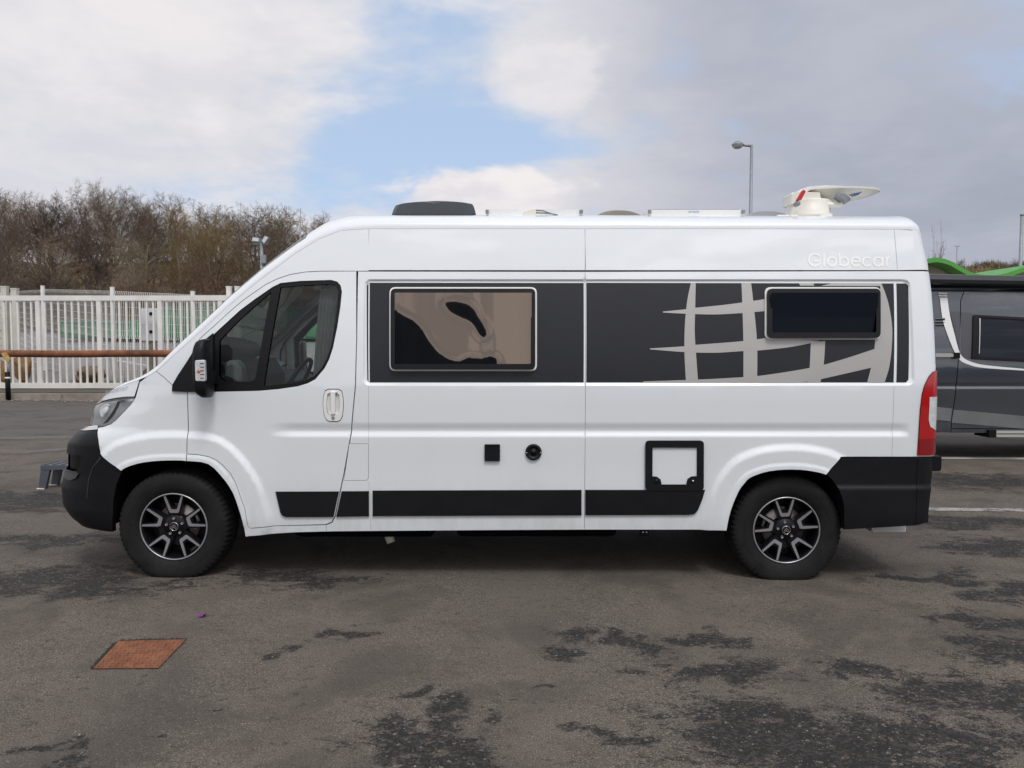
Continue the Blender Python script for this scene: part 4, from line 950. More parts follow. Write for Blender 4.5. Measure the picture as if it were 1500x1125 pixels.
wheel_copy(VAN, (pr[0], D + .062, pr[2]), R(-4))
wheel_copy(VAN, (pf[0], D + 2 * HW - .05, pf[2]), R(31), True); wheel_copy(VAN, (pr[0], D + 2 * HW - .08, pr[2]), R(50), True)

# roof fittings
YM = D + HW
def rz(px, Y, lo=0.): x = at(px, 315, Y)[0]; return roof_z(x, min(Y - D, 2 * HW - Y + D)) + lo
Yv = D + .85
def slab(name, m, px0, px1, pyt, Y0, Y1, parent, prof=None, bev=.02):
    """a low fitting on the roof, silhouette given in pixels along its near edge"""
    pts = prof or [(px0, pyt), (px1, pyt)]; P = [at(p, q, Y0) for p, q in pts]; zb = roof_z(P[0][0], Y0 - D) - .02
    out = [(P[0][0], zb)] + [(p[0], p[2]) for p in P] + [(P[-1][0], zb)]
    mb = MB(); mb.prism(out, Y0, Y1, bev); return mb.build(name, m, parent)
rv = slab('roof_air_conditioner', VENTDARK, 0, 0, 0, D + .62, D + 1.35, VAN, [tuple(q) for q in smooth_curve([(573, 313), (577, 303), (582, 298.5), (600, 295.5), (625, 293.6), (650, 293.2), (675, 295), (688, 297), (693, 300), (697, 313)], 4)], .03)
mb = MB(); a, b = at(574, 312, D + .60), at(696, 312, D + .60); zb = roof_z(a[0], .6); mb.box(a[0], b[0], D + .6, D + 1.37, zb - .03, zb + .012); mb.build('base_gasket', RUBBER, rv)
s1 = slab('solar_panel', WPLAST, 712, 853, 306.5, D + .42, D + 1.1, VAN, None, .004)
s2 = slab('solar_panel', WPLAST, 950, 1090, 307, D + .42, D + 1.1, VAN, None, .004)
for s_, (q0, q1) in ((s1, (712, 853)), (s2, (950, 1090))):
    a, b = at(q0, 306.5, D + .44), at(q1, 306.5, D + .44); zt = a[2]
    mb = MB(); mb.box(a[0] + .03, b[0] - .03, D + .46, D + 1.08, zt - .005, zt + .003); mb.build('solar_cells', mat('solar_cells', (.01, .012, .03), .15, coat=.5) if 'solar_cells' not in MATS else MATS['solar_cells'], s_)
    for q in (q0 + 1.5, q1 - 1.5):
        p = at(q, 310, D + .415); mb = MB(); mb.box(p[0] - .012, p[0] + .012, D + .408, D + .421, p[2] - .012, p[2] + .012); mb.build('bracket', GREYP, s_)
v, f = text_mesh('ANTARION', 1); v = v / v[:, 0].max(); p0, p1 = at(1008, 312, D + .417), at(1024, 312, D + .417)
mb = MB(); mb.add([(p0[0] + (p1[0] - p0[0]) * a, D + .4175, p0[2] + .002 + b * .10) for a, b in v], f); mb.build('panel_lettering', BLUEP, s2, fix=False)
mb = MB(); a, b = at(767, 316, D + .34), at(785, 306, D + .34); mb.prism(rpoly([(a[0], a[2] - .02), (b[0], a[2] - .02), (b[0], b[2]), (b[0] - .03, b[2]), (a[0], b[2] - .02)], .004, 3), D + .33, D + .45, .005); gl_ = mb.build('cable_gland', CREAM, VAN)
mb = MB(); 
for q in (308, 311.5): mb.tube([at(785, q, D + .37), at(795, q + .6, D + .37), at(808, 313.2, D + .37), at(817, 315, D + .36)], .005, 6)
mb.build('cable', GREYP, gl_)
def dome(name, m, px0, px1, pyt, Y0, Y1):
    a, b = at(px0, 314, Y0), at(px1, 314, Y0); t_ = at(.5 * (px0 + px1), pyt, Y0); zb = roof_z(a[0], Y0 - D) - .01; h = t_[2] - zb; G = []
    for u in np.linspace(-1, 1, 17):
        G.append([(a[0] + (b[0] - a[0]) * (u + 1) / 2, Y0 + .02 + (Y1 - Y0) * (w_ + 1) / 2 - .3 * 0, zb + h * (1 - abs(u) ** 2.4) ** .6 * (1 - abs(w_) ** 4) ** .5) for w_ in np.linspace(-1, 1, 13)])
    o = MB().grid(G).build(name, m, VAN); mb = MB(); mb.box(a[0] - .02, b[0] + .02, Y0 - .02, Y1 + .04, zb - .03, zb + .014); mb.build('vent_frame', GREYP, o); return o
dome('roof_vent', VENTBROWN, 871, 947, 302, D + .62, D + 1.2); dome('roof_vent', VENTGREY, 1092, 1170, 303.5, D + .75, D + 1.25)
# satellite aerial folded down
Ys = D + .62; zr = roof_z(2.05, .62)
def sx(q, py, dy=0.): p = at(q, py, Ys + dy); return p
sat = empty('satellite_dish', (0, 0, 0)); sat.parent = VAN; sat.location = Vector((sx(1185, 312)[0], Ys, zr)) - root_loc(VAN)
c0 = sx(1183.5, 312); top = sx(1183.5, 298); r_ = .5 * (sx(1213, 305)[0] - sx(1152, 305)[0])
mb = MB(); mb.lathe([(0, zr - .02), (r_ * 1.12, zr - .02), (r_ * 1.12, zr + .012), (r_ * 1.02, zr + .016), (r_, top[2] - .0), (r_ * .97, top[2] + .012), (0, top[2] + .014)], (c0[0], Ys + .0, 0), 'z', 40); mb.build('turntable', CREAM, sat)
q = [sx(*p) for p in ((1152, 302), (1153, 287), (1156, 284.5), (1168, 283.5), (1195, 285), (1197, 295), (1212, 297), (1213, 301))]; mb = MB(); mb.prism([(p[0], p[2]) for p in q], Ys - r_ * .55, Ys + r_ * .55, .01); mb.build('housing', CREAM, sat)
q = [sx(*p) for p in ((1165, 284), (1170, 279), (1182, 275), (1205, 273.2), (1232, 274), (1234, 276.5), (1205, 277.5), (1182, 280), (1174, 285))]; mb = MB(); mb.prism([(p[0], p[2]) for p in q], Ys - .05, Ys + .12, .01); mb.build('back_arm', WPLAST, sat)
a, b = sx(1181, 279.5), sx(1293, 279.5); G = []; nA, nB = 25, 15; cxm, hl = (a[0] + b[0]) / 2, (b[0] - a[0]) / 2; zt = (a[2] + b[2]) / 2; zlw = sx(1240, 295)[2]
disc = lambda rr, an, dz: (cxm + hl * rr * math.cos(an), Ys + .06 + .17 * rr * math.sin(an), zt + dz - (zt - zlw) * (1 - rr ** 2) ** 1.0 * .9)
mb = MB(); mb.grid([[disc(rr, 2 * math.pi * k / 40, 0) for k in range(41)] for rr in np.linspace(0, 1, 10)]); mb.grid([[disc(1, 2 * math.pi * k / 40, dz) for k in range(41)] for dz in (0, .012)]); mb.grid([[disc(rr, 2 * math.pi * k / 40, .012) for k in range(41)] for rr in np.linspace(0, 1, 10)]); mb.build('reflector', CREAM, sat, fix=False)
mb = MB(); mb.tube([sx(1195, 297, -.1), sx(1213, 300, -.1), sx(1228, 301, -.12), sx(1236, 296, -.12), sx(1240, 289, -.12)], [.02, .022, .018, .016, .016], 10); mb.build('feed_arm', CREAM, sat)
q = [sx(*p, -.16) for p in ((1226, 288), (1230, 282), (1237, 282.5), (1246, 290), (1245, 294), (1238, 298.5), (1233, 293))]; mb = MB(); mb.prism([(p[0], p[2]) for p in q], Ys - .17, Ys - .09, .008); mb.build('feed_head', GREYP, sat)
q = [sx(*p, -.2) for p in ((1174.5, 279.5), (1177, 278), (1180, 280.5), (1173.5, 293), (1169, 294.5), (1166, 294))]; mb = MB(); mb.prism([(p[0], p[2]) for p in q], Ys - .21, Ys - .185, .003); lv = mb.build('red_lever', REDP, sat); lv['label'] = 'red locking lever'
p = sx(1169, 298, -.2); mb = MB(); mb.lathe([(0, -.012), (.014, -.012), (.018, 0), (.018, .05)], (p[0], Ys - .2, p[2]), 'y', 16); mb.build('pivot_knob', GREYP, sat)
mb = MB()
for o_ in (0, 3.2, 6.4): 
    q = [sx(1244 + o_, 285 - o_ * .3, -.19), sx(1249 + o_, 287.5 - o_ * .3, -.19), sx(1255 + o_, 282.5 - o_ * .2, -.19)]; mb.tube(q, .005, 5)
mb.build('dish_logo', NAVYP, sat)
mb = MB()
for (q0, q1) in ((1141, 1158), (1160, 1170), (1204, 1221)):
    a, b = sx(q0, 314, -.22), sx(q1, 313, -.22); mb.box(a[0], b[0], Ys - .2, Ys + .2, zr - .05, zr - .012)
mb.build('mounting_foot', WPLAST, sat)
for (xa, xb, ya, yb, za) in ((-1.55, -.55, .25, .95, .21), (-.4, .75, .3, 1.75, .20), (.85, 1.35, .35, 1.7, .24), (2.3, 2.65, .3, 1.75, .26), (-1.5, 1.4, 1.80, 1.95, .24)):  # black boxes added to keep light from under the van
    mb = MB(); mb.rbox(xa, xb, D + ya, D + yb, za, FZ_ + .02, .05); mb.build('underfloor_light_block', DARK, VAN)
for px_ in (pf, pr):
    mb = MB(); mb.tube([(px_[0], D + .2, px_[2] - .02), (px_[0], D + 2 * HW - .2, px_[2] - .02)], .06, 10); mb.build('axle', DARK, VAN)
# things slung below the sill
mb = MB(); p = at(567, 777, D + .35); q = at(573, 795, D + .33); mb.tube([p, q], [.035, .03], 14); mb.build('drain_pipe', CREAM, VAN)
mb = MB(); a, b = at(938, 786, D + .12), at(951, 773, D + .12); mb.box(a[0], b[0], D + .12, D + .15, a[2], b[2]); o = mb.build('tow_socket', RUBBER, VAN)
mb = MB(); 
for k in (.3, .7): mb.lathe([(0, -.004), (.006, -.004), (.008, .002)], (a[0] + (b[0] - a[0]) * k, D + .12, (a[2] + b[2]) / 2), 'y', 10)
mb.build('bolt_pair', CHROME, o)
mb = MB(); a, b = at(1272, 777, D + .35), at(1322, 771, D + .35); mb.rbox(a[0], b[0], D + .3, D + .5, a[2], b[2] + .02, .01); mb.build('waste_valve', WPLAST, VAN)

# ------------------------------------------------------------------ GREY CAMPER VAN, parked beyond, facing right
GX = GV.xo
GVAN = empty('camper_van', (GX, GV_D + HW, gz(GX)), 'dark grey camper van with white swoosh and black roof awning, parked behind the white van', 'camper van')
def gp(px, py):
    Y = GV_D
    for _ in range(4): p = at(px, py, Y); Y = GV_D + float(tumble(p[2]))
    return (GX - p[0], p[2])
def gps(pts): return [gp(*p) for p in pts]
GL_ = [(1407.5, 386), (1407, 440), (1405.5, 490), (1403, 535), (1399.5, 575), (1393.5, 620)]
zsg = 2.36; gl = gps(GL_); gl[0] = (gl[0][0], zsg - .01)
zbt = gp(1420, 634)[1] - .0; zgut = gp(1450, 451)[1]; xfw = -1.045
_b = FEAT['band']; FEAT['band'] = (-.5, -.4, -5.2, -5.1)      # no recessed band on this one
arch_r = _ar
qp = [p for p in gl] + [(gl[-1][0] + .002, zbt), (arch_r[0][0] - .02, zbt)] + [(p[0], p[1]) for p in arch_r] + [(arch_r[-1][0] + .03, .55), (arch_r[-1][0] + .05, zbt)] + [(p, q) for p, q in rear_edge(zbt, zsg - .01, 24)]
skin('rear_quarter', qp, GREY, GVAN, GV, shrink=.004, grid=.05)
win = gps([(1424, 461), (1500, 465), (1580, 468.5), (1580, 532), (1500, 530), (1422, 526)]); win = rpoly(win, .03, 3)
sd_ = skin('sliding_door', gl[::-1] + [(xfw, zsg - .01), (xfw, zbt + .06), (gl[-1][0], zbt + .06)], GREY, GVAN, GV, shrink=.005, grid=.05, off=.006)
skin('window_frame', win, PLASTIC, sd_, GV, holes=[rpoly(gps([(1433, 465), (1500, 469), (1577, 472), (1577, 529), (1500, 527), (1432, 522.5)]), .02, 3)], off=.03, fold=.03, grid=.05, feat=False)
skin('window_pane', win, ACRYL2, sd_, GV, off=.012, fold=0, grid=.08, feat=False)
skin('blind_edge', gps([(1432, 466), (1435, 466), (1433.5, 518), (1430, 518)]), WPLAST, sd_, GV, off=.02, fold=.005, grid=.05, feat=False)
skin('sill', [(gl[-1][0] - .004, zbt + .055), (xfw, zbt + .055), (xfw, zbt - .0), (gl[-1][0] - .004, zbt)], GREY, GVAN, GV, off=.0, grid=.05, fold=.06)
skin('lower_moulding', gps([(1396.5, 600), (1500, 609.5), (1560, 615), (1560, 633), (1500, 628), (1393.5, 619)]), mat('grey_moulding', (.15, .155, .16), .4, var=.12, vscale=2), sd_, GV, off=.012, fold=.012, grid=.05)
skin('lower_moulding', gps([(1300, 588), (1394.5, 598.5), (1391.5, 617), (1300, 608)]), MATS['grey_moulding'], GVAN, GV, off=.010, fold=.012, grid=.05)
# cab: wing, door with window, nose
skin('cab_door', hp(DOOR_TOP[:-1] + DOOR_REAR[:-1] + DOOR_LOW[:-1] + DOOR_FRONT[:-1]), GREY, GVAN, GV, holes=[hp(W_HOLE)], shrink=GAP, grid=.06, feat=False)
skin('cab_window', hp(W_HOLE), ACRYL2, GVAN, GV, off=-.01, fold=0, grid=.06, feat=False)
skin('front_wing', fw, GREY, GVAN, GV, grid=.06, feat=False); skin('cab_side', cr, GREY, GVAN, GV, grid=.06, feat=False); skin('bumper', bp, PLASTIC, GVAN, GV, grid=.05, feat=False); skin('headlight', hlp, CLEARLENS, GVAN, GV, grid=.04, feat=False)
cap('roof', GREY, GVAN, XST[0], XST[-1], 0, 1, GV)
mb = MB(); mb.grid([[(GX - float(x_rear(z)), y, z) for y in np.linspace(GV_D + .12, GV_D + 2 * HW - .12, 5)] for z in np.linspace(.4, 2.34, 8)]); mb.build('rear_face', GREY, GVAN)
mb = MB(); mb.box(GX - 2.7, GX + 2.9, GV_D + .08, GV_D + 2 * HW - .06, zbt + .0, zbt + .1); mb.box(GX - 2.7, GX + 2.9, GV_D + 1.9, GV_D + 1.95, zbt, 2.2); mb.build('floor_pan', DARK, GVAN)
wheel_copy(GVAN, (GX - pr[0], GV_D + .08, gz(GX) + .347), R(20)); wheel_copy(GVAN, (GX - pf[0], GV_D + .05, gz(GX) + .347), R(55))
wheel_copy(GVAN, (GX - pr[0], GV_D + 1.96, gz(GX) + .347), R(10), True); wheel_copy(GVAN, (GX - pf[0], GV_D + 1.99, gz(GX) + .347), R(5), True)
def zf4(pts): return [(1340 + x / 4.018, 380 + y / 4.018) for x, y in pts]
WFOIL = mat('white_foil', (.80, .80, .80), .35)
sw = [tuple(q) for q in smooth_curve(zf4([(145, 225), (158, 330), (175, 400), (225, 530), (262, 590), (310, 617), (400, 638), (643, 654), (900, 668)]), 5)] + [tuple(q) for q in smooth_curve(zf4([(900, 664), (643, 644), (430, 624), (350, 609), (290, 583), (262, 545), (240, 470), (205, 330), (190, 225)]), 5)]
skin('swoosh', gps(sw), WFOIL, GVAN, GV, off=.009, fold=0, grid=.05)
for y0, y1 in ((195, 204), (210, 218)): skin('swoosh_bar', gps(zf4([(137, y0), (188, y0 + 1), (189, y1 + 1), (139, y1)])), WFOIL, GVAN, GV, off=.009, fold=0, grid=.05)
skin('grey_swoosh', gps(zf4([(198, 306), (264, 309), (262, 530), (240, 455), (214, 340)])), mat('mid_grey_foil', (.075, .075, .085), .4), GVAN, GV, off=.008, fold=0, grid=.05)
skin('grey_swoosh', gps(zf4([(274, 310), (342, 316), (332, 586), (302, 584), (270, 545)])), MATS['mid_grey_foil'], GVAN, GV, off=.008, fold=0, grid=.05)
FEAT['band'] = _b
p0, p1 = gp(1374, 493), gp(1384, 466); vt = MB(); Yv_ = GV_D + float(tumble(p1[1]))
vt.box(GX - p0[0] - .04, GX - p1[0], Yv_ - .012, Yv_ + .02, p0[1], p1[1]); vg = vt.build('vent_grille', GREYP, GVAN)
for k in range(6):
    z = p0[1] + (p1[1] - p0[1]) * (k + .5) / 6; vt = MB(); vt.box(GX - p0[0] - .03, GX - p1[0] - .01, Yv_ - .02, Yv_ - .01, z - .008, z + .010); vt.build('slat', RUBBER, vg)
a, b = at(1340, 514, GV_D), at(1399, 523, GV_D); mb = MB(); mb.rbox(a[0], b[0], GV_D - .02, GV_D + .04, b[2], at(1399, 517.5, GV_D)[2], .006); mb.build('door_rail', mat('rail_alu', (.5, .5, .48), .4, metal=.6), GVAN)
a, b = at(1396, 516.5, GV_D), at(1404.5, 525, GV_D); mb = MB(); mb.rbox(a[0], b[0], GV_D - .035, GV_D + .04, b[2], a[2], .008); mb.build('rail_end', RUBBER, GVAN)
# roof awning cassette
Ya = GV_D - .02; a, b = at(1366, 402, Ya), at(1366, 416.5, Ya); x0_, x1_ = GX - 1.6, GX + 2.1; h_ = a[2] - b[2]
prof = [(Ya + .22, b[2]), (Ya + .03, b[2]), (Ya, b[2] + .02), (Ya - .01, b[2] + h_ * .5), (Ya + .01, b[2] + h_ * .85), (Ya + .05, a[2]), (Ya + .22, a[2] + .012)]
mb = MB(); n = len(prof); mb.add([(x, y, z - .018 * (x - 6)) for x in (x0_, x1_) for y, z in prof], [(i, (i + 1) % n, n + (i + 1) % n, n + i) for i in range(n)] + [tuple(range(n)), tuple(range(n, 2 * n))])
aw = mb.build('awning', mat('anthracite_cassette', (.016, .018, .022), .4, var=.1), GVAN)
mb = MB(); mb.add([(x, y, z - .018 * (x - 6)) for x in (x0_, x1_) for y, z in ((Ya + .045, a[2] - .002), (Ya + .06, a[2] + .01), (Ya + .24, a[2] + .024))], [(0, 1, 4, 3), (1, 2, 5, 4)]); mb.build('awning_cover_strip', mat('strip_grey', (.10, .10, .10), .5), aw)
# entrance step
a, b = at(1459.5, 630, GV_D - .05), at(1459.5, 640, GV_D - .05); st = MB(); st.box(a[0], a[0] + .55, GV_D - .06, GV_D + .2, b[2], a[2] - .015); stp = st.build('entrance_step', mat('step_alu', (.55, .55, .52), .45, metal=.4), GVAN)
st = MB(); st.box(a[0] + .01, a[0] + .54, GV_D - .066, GV_D - .058, (a[2] + b[2]) / 2 - .006, (a[2] + b[2]) / 2 + .002); st.build('step_groove', RUBBER, stp)
st = MB(); st.box(a[0] - .10, a[0], GV_D - .05, GV_D + .3, b[2] - .01, a[2]); st.build('step_bracket', RUBBER, stp)

# ------------------------------------------------------------------ boundary: sliding gate, mesh fence, barrier, things behind
GATEW = mat('gate_white', (.76, .75, .71), .5, var=.10, vscale=1.3); RUST = mat('rusty_steel', (.17, .060, .025), .75, bump=.2, bscale=40, var=.45, vscale=2.6)
GY = KY + .9
def X_(px, Y=GY): return at(px, 500, Y)[0]
def Z_(py, Y=GY): return at(100, py, Y)[2]
gate = empty('sliding_gate', (X_(180), GY, KTOP), 'cream white sliding gate of upright bars along the kerb', 'gate')
gx0, gx1 = X_(-345), X_(350)
for (py0, py1, nm) in ((433, 440.5, 'top_rail'), (561, 568.5, 'bottom_rail')):
    mb = MB(); mb.box(gx0, gx1, GY - .055, GY + .055, Z_(py1), Z_(py0)); mb.build(nm, GATEW, gate)
mb = MB(); mb.box(gx0 - 1, gx1 + 3, GY - .03, GY + .05, Z_(574.5), Z_(570)); mb.build('floor_track', mat('galvanised_track', (.22, .23, .22), .5, metal=.5), gate)
barm = MB(); barm.box(-.025, .025, -.02, .02, Z_(561.5), Z_(439.5)); bme = None
k = -8
for px in [7.6 + 9.92 * i for i in range(-35, 35)]:
    if min(abs(px - t_) for t_ in (-298, -209, -120, -31, 57.4, 146.5, 235.5, 324)) < 4: continue
    x = X_(px)
    if bme is None:
        bme = barm.mesh('bar', (0, 0, gate.location.z)); bme.materials.append(GATEW)
    o = link('bar', bme, gate); o.location = (x - gate.location.x, 0, 0)
for px in (-298, -209, -120, -31, 57.4, 146.5, 235.5, 324):
    mb = MB(); x = X_(px); mb.box(x - .062, x + .062, GY - .045, GY + .045, Z_(561.5), Z_(439.5)); mb.build('stile', GATEW, gate)

def mesh_fence(px0, Y0, px1, Y1, pyt0, pyt1, label, post_px=True):
    """welded mesh panel between two posts, folded at the top"""
    a, b = at(px0, pyt0, Y0), at(px1, pyt1, Y1); L = math.hypot(b[0] - a[0], b[1] - a[1]); ux, uy = (b[0] - a[0]) / L, (b[1] - a[1]) / L
    r = empty('mesh_fence', (a[0], a[1], terr_z(a[0], a[1])), label, 'fence', 'welded mesh fence panels behind the gate')
    zb = lambda s: terr_z(a[0] + ux * s, a[1] + uy * s) + .08; zt = lambda s: a[2] + (b[2] - a[2]) * s / L - .05
    mb = MB(); t_ = .0075; s = .05
    def fold(z, s): 
        k = (z - zb(s)) / (zt(s) - zb(s)); return .05 * (1 if abs(k - .97) < .02 or abs(k - .5) < .02 else 0)
    while s < L:
        x, y = a[0] + ux * s, a[1] + uy * s; z0, z1 = zb(s), zt(s); zz_ = [z0, z0 + (z1 - z0) * .46, z0 + (z1 - z0) * .5, z0 + (z1 - z0) * .54, z0 + (z1 - z0) * .93, z0 + (z1 - z0) * .965, z1]; oo = [0, 0, .05, 0, 0, .05, 0]
        vs = []
        for z, o_ in zip(zz_, oo): vs += [(x - t_ * ux, y - t_ * uy - o_, z), (x + t_ * ux, y + t_ * uy - o_, z)]
        mb.add(vs, [(2 * i, 2 * i + 1, 2 * i + 3, 2 * i + 2) for i in range(len(zz_) - 1)]); s += .062
    for q in np.linspace(0, 1, 13):
        z0, z1 = zb(0) + (zt(0) - zb(0)) * q, zb(L) + (zt(L) - zb(L)) * q; mb.tube([(a[0], a[1] - .005, z0), (b[0], b[1] - .005, z1)], .0055, 4, False, False)
    o = mb.build('wire_mesh', GATEW, r, fix=False); o['kind'] = 'stuff'
    mb = MB(); mb.box(a[0] - .055, a[0] + .055, a[1] - .04, a[1] + .04, zb(0) - .3, a[2] + .06); mb.build('post', GATEW, r)
    mb = MB(); mb.box(a[0] - .06, a[0] + .06, a[1] - .045, a[1] + .045, a[2] + .06, a[2] + .075); mb.build('post_cap', WPLAST, r)
    return r
mesh_fence(282.5, 23.6, 420, 23.6, 430, 430, 'welded mesh fence panel in front of the tall green container, nearest the van')
mesh_fence(164.5, 23.9, 282.5, 23.6, 424, 429.5, 'welded mesh fence panel behind the grey meter cabinet')
mesh_fence(62.5, 27.5, 164.5, 23.9, 421.5, 424, 'angled welded mesh fence panel in front of the low green container')
mesh_fence(24, 31, 62.5, 27.5, 425, 422.5, 'narrow angled welded mesh panel beside the pale concrete wall')
# square end posts of the gate
for px, lab in ((335.5, 'white square gate post standing just beside the van windscreen'), (348, 'second white square gate post half hidden by the van windscreen')):
    p = at(px, 421, GY + .35); r = empty('gate_post', (p[0], GY + .35, KTOP), lab, 'post'); mb = MB(); mb.box(p[0] - .065, p[0] + .065, GY + .29, GY + .41, KTOP - .05, p[2]); mb.build('shaft', GATEW, r)
    mb = MB(); mb.box(p[0] - .075, p[0] + .075, GY + .28, GY + .42, p[2], p[2] + .03); mb.build('cap', WPLAST, r)
# concrete wall section at the left edge, board-marked
PALEC = mat('pale_concrete', (.55, .53, .48), .85, bump=.25, bscale=12, var=.14, vscale=1.5)
wl = empty('concrete_wall', (at(0, 500, 24.5)[0], 24.5, KTOP), 'pale board-marked concrete wall at the left edge behind the gate', 'wall')
xa, xb = at(-300, 500, 24.5)[0], at(21.5, 500, 24.5)[0]; zb_w = KTOP - .1; ztw = at(10, 428, 24.5)[2]
nb = 13
for k in range(nb):
    z0 = zb_w + (ztw - zb_w) * k / nb; z1 = zb_w + (ztw - zb_w) * (k + 1) / nb - .012; mb = MB(); d_ = .012 * ((k * 37) % 3); mb.box(xa, xb, 24.5 - d_, 24.75, z0, z1); mb.build('board_course', PALEC, wl)
mb = MB(); mb.box(xa, xb - .004, 24.52, 24.73, zb_w, ztw - .02); mb.build('core', CONC, wl)
for px, py in ((7, 421), (21.8, 424)):
    p = at(px, py, 24.4); r = empty('fence_post', (p[0], 24.4, KTOP), 'pale square post against the concrete wall, %s' % ('taller one left' if px < 10 else 'shorter one right'), 'post'); mb = MB(); mb.box(p[0] - .09, p[0] + .09, 24.32, 24.46, KTOP - .1, p[2]); mb.build('shaft', PALEC, r)
    mb = MB(); mb.box(p[0] - .10, p[0] + .10, 24.31, 24.47, p[2], p[2] + .04); mb.build('cap', PALEC, r)
# meter cabinet
YC = GY + .55; a, b = at(205.5, 499.5, YC), at(231, 452, YC)
cab = empty('meter_cabinet', ((a[0] + b[0]) / 2, YC, KTOP), 'white meter cabinet with two dark latches behind the gate bars', 'cabinet')
mb = MB(); mb.rbox(a[0], b[0], YC, YC + .25, a[2], b[2], .01); mb.build('box', mat('cabinet_white', (.66, .68, .71), .5, var=.04), cab)
mb = MB(); mb.box((a[0] + b[0]) / 2 - .12, (a[0] + b[0]) / 2 + .12, YC + .05, YC + .2, KTOP - .02, a[2]); mb.build('plinth', CONC, cab)
zm = (a[2] + b[2]) / 2
for z0, z1, pz in ((a[2] + .015, zm - .006, 486), (zm + .006, b[2] - .015, 459.5)):
    mb = MB(); mb.rbox(a[0] + .015, b[0] - .015, YC - .015, YC + .005, z0, z1, .01); dr_ = mb.build('cabinet_door', MATS['cabinet_white'], cab)
    p = at(221.5, pz, YC); mb = MB(); mb.lathe([(0, -.05), (.035, -.05), (.05, -.02), (.05, 0)], (p[0], YC - .012, p[2]), 'y', 14); mb.build('latch', RUBBER, dr_)
# rusty swing barrier
YB = KY - .15; pb = at(12, 577, YB)
bar = empty('swing_barrier', (pb[0], YB, zk), 'long rusty steel pipe barrier resting on a black and white post', 'barrier')
mb = MB(); r_ = 5.2 * YB / F_PX; a, b = at(-260, 518.4, YB), at(420, 518.0, YB); pth = [tuple(a + (b - a) * t_) for t_ in np.linspace(0, 1, 24)]; mb.tube([(p[0], p[1], p[2] + .006 * math.sin(i * .9)) for i, p in enumerate(pth)], r_, 18); mb.build('pipe', RUST, bar)
pt = at(12, 524, YB); pm = at(12, 545, YB); pl = at(12, 577.5, YB)
mb = MB(); mb.tube([(pt[0], YB, pt[2] - .06), (pt[0], YB, pm[2])], .04, 12); mb.build('upper_post', mat('galvanised', (.5, .51, .5), .5, metal=.4, var=.1), bar)
mb = MB(); mb.tube([(pl[0], YB, zk - .02), (pl[0], YB, pm[2])], .065, 14); lp_ = mb.build('lower_post', RUBBER, bar)
mb = MB(); z_ = at(12, 553.5, YB)[2]; mb.tube([(pl[0], YB, z_ - .025), (pl[0], YB, z_ + .025)], .068, 14); mb.build('reflective_band', WPLAST, lp_)
mb = MB(); p = at(7, 520, YB - .12); OCH = mat('ochre_paint', (.45, .30, .10), .6, var=.3, vscale=10); mb.prism([(p[0] - .06, p[2] + .06), (p[0] + .04, p[2] + .07), (p[0] + .16, p[2] - .12), (p[0] + .14, p[2] - .2), (p[0] + .03, p[2] - .14), (p[0] - .05, p[2] - .02)], YB - .16, YB - .1); mb.build('latch_plate', OCH, bar)
# boulders and concrete blocks behind the gate
def rock(px, py, wpx, hpx, Y, m, label, seed):
    rr = np.random.default_rng(seed); a = at(px, py, Y); sc = Y / F_PX; bm = bmesh.new(); bmesh.ops.create_icosphere(bm, subdivisions=3, radius=1)
    pl = [(Vector(rr.normal(size=3)).normalized(), rr.uniform(.55, .9)) for _ in range(14)]
    for v_ in bm.verts:
        for nrm, dd in pl:
            q = v_.co.dot(nrm)
            if q > dd: v_.co -= nrm * (q - dd) * .9
        v_.co *= 1 + .05 * math.sin(9 * v_.co.x + seed) * math.sin(8 * v_.co.z)
        v_.co = Vector((v_.co.x * wpx * sc * .62, v_.co.y * wpx * sc * .5, v_.co.z * hpx * sc * .62))
    me = bpy.data.meshes.new('boulder'); bm.to_mesh(me); bm.free(); me.materials.append(m); o = link('boulder', me); o.location = (a[0], Y, a[2]); return tag(o, label, 'boulder', 'boulders lying behind the gate')
ROCKO = mat('orange_stone', (.30, .165, .065), .9, bump=.8, bscale=5, var=.4, vscale=3); ROCKB = mat('brown_stone', (.20, .145, .095), .9, bump=.8, bscale=5, var=.4, vscale=3)
rock(2, 545, 22, 34, GY + 1.0, ROCKO, 'small orange boulder cut by the left edge of the picture', 3); rock(32, 543, 28, 40, GY + 1.1, ROCKO, 'big orange boulder behind the gate right of the barrier post', 5)
rock(134, 549, 34, 30, GY + .9, ROCKB, 'larger brown boulder in front of the leaning concrete block', 8); rock(116, 556, 14, 15, GY + .8, ROCKB, 'small brown stone left of the larger brown boulder', 9); rock(225, 552, 26, 26, GY + 1.3, ROCKB, 'brown boulder low behind the gate nearest the van bonnet', 12)
blk = MB(); Yb = GY + 1.6; q = [at(px, py, Yb) for px, py in ((85, 558), (90, 528), (98, 522), (158, 524), (166, 558))]; blk.prism([(p[0], p[2]) for p in q], Yb, Yb + .5, .02); o = blk.build('concrete_block', mat('block_concrete', (.46, .46, .47), .9, bump=.2, bscale=10, var=.12, vscale=1.4), None, (q[0][0], Yb, KTOP)); tag(o, 'light grey concrete block leaning behind the brown boulder', 'concrete block')
blk = MB(); Yb = GY + 2.3; q = [at(px, py, Yb) for px, py in ((168, 552), (168, 528), (215, 536), (215, 552))]; blk.prism([(p[0], p[2]) for p in q], Yb, Yb + .4, .02); o = blk.build('concrete_block', MATS['block_concrete'], None, (q[0][0], Yb, KTOP)); tag(o, 'long low concrete block sloping down towards the van bonnet', 'concrete block')
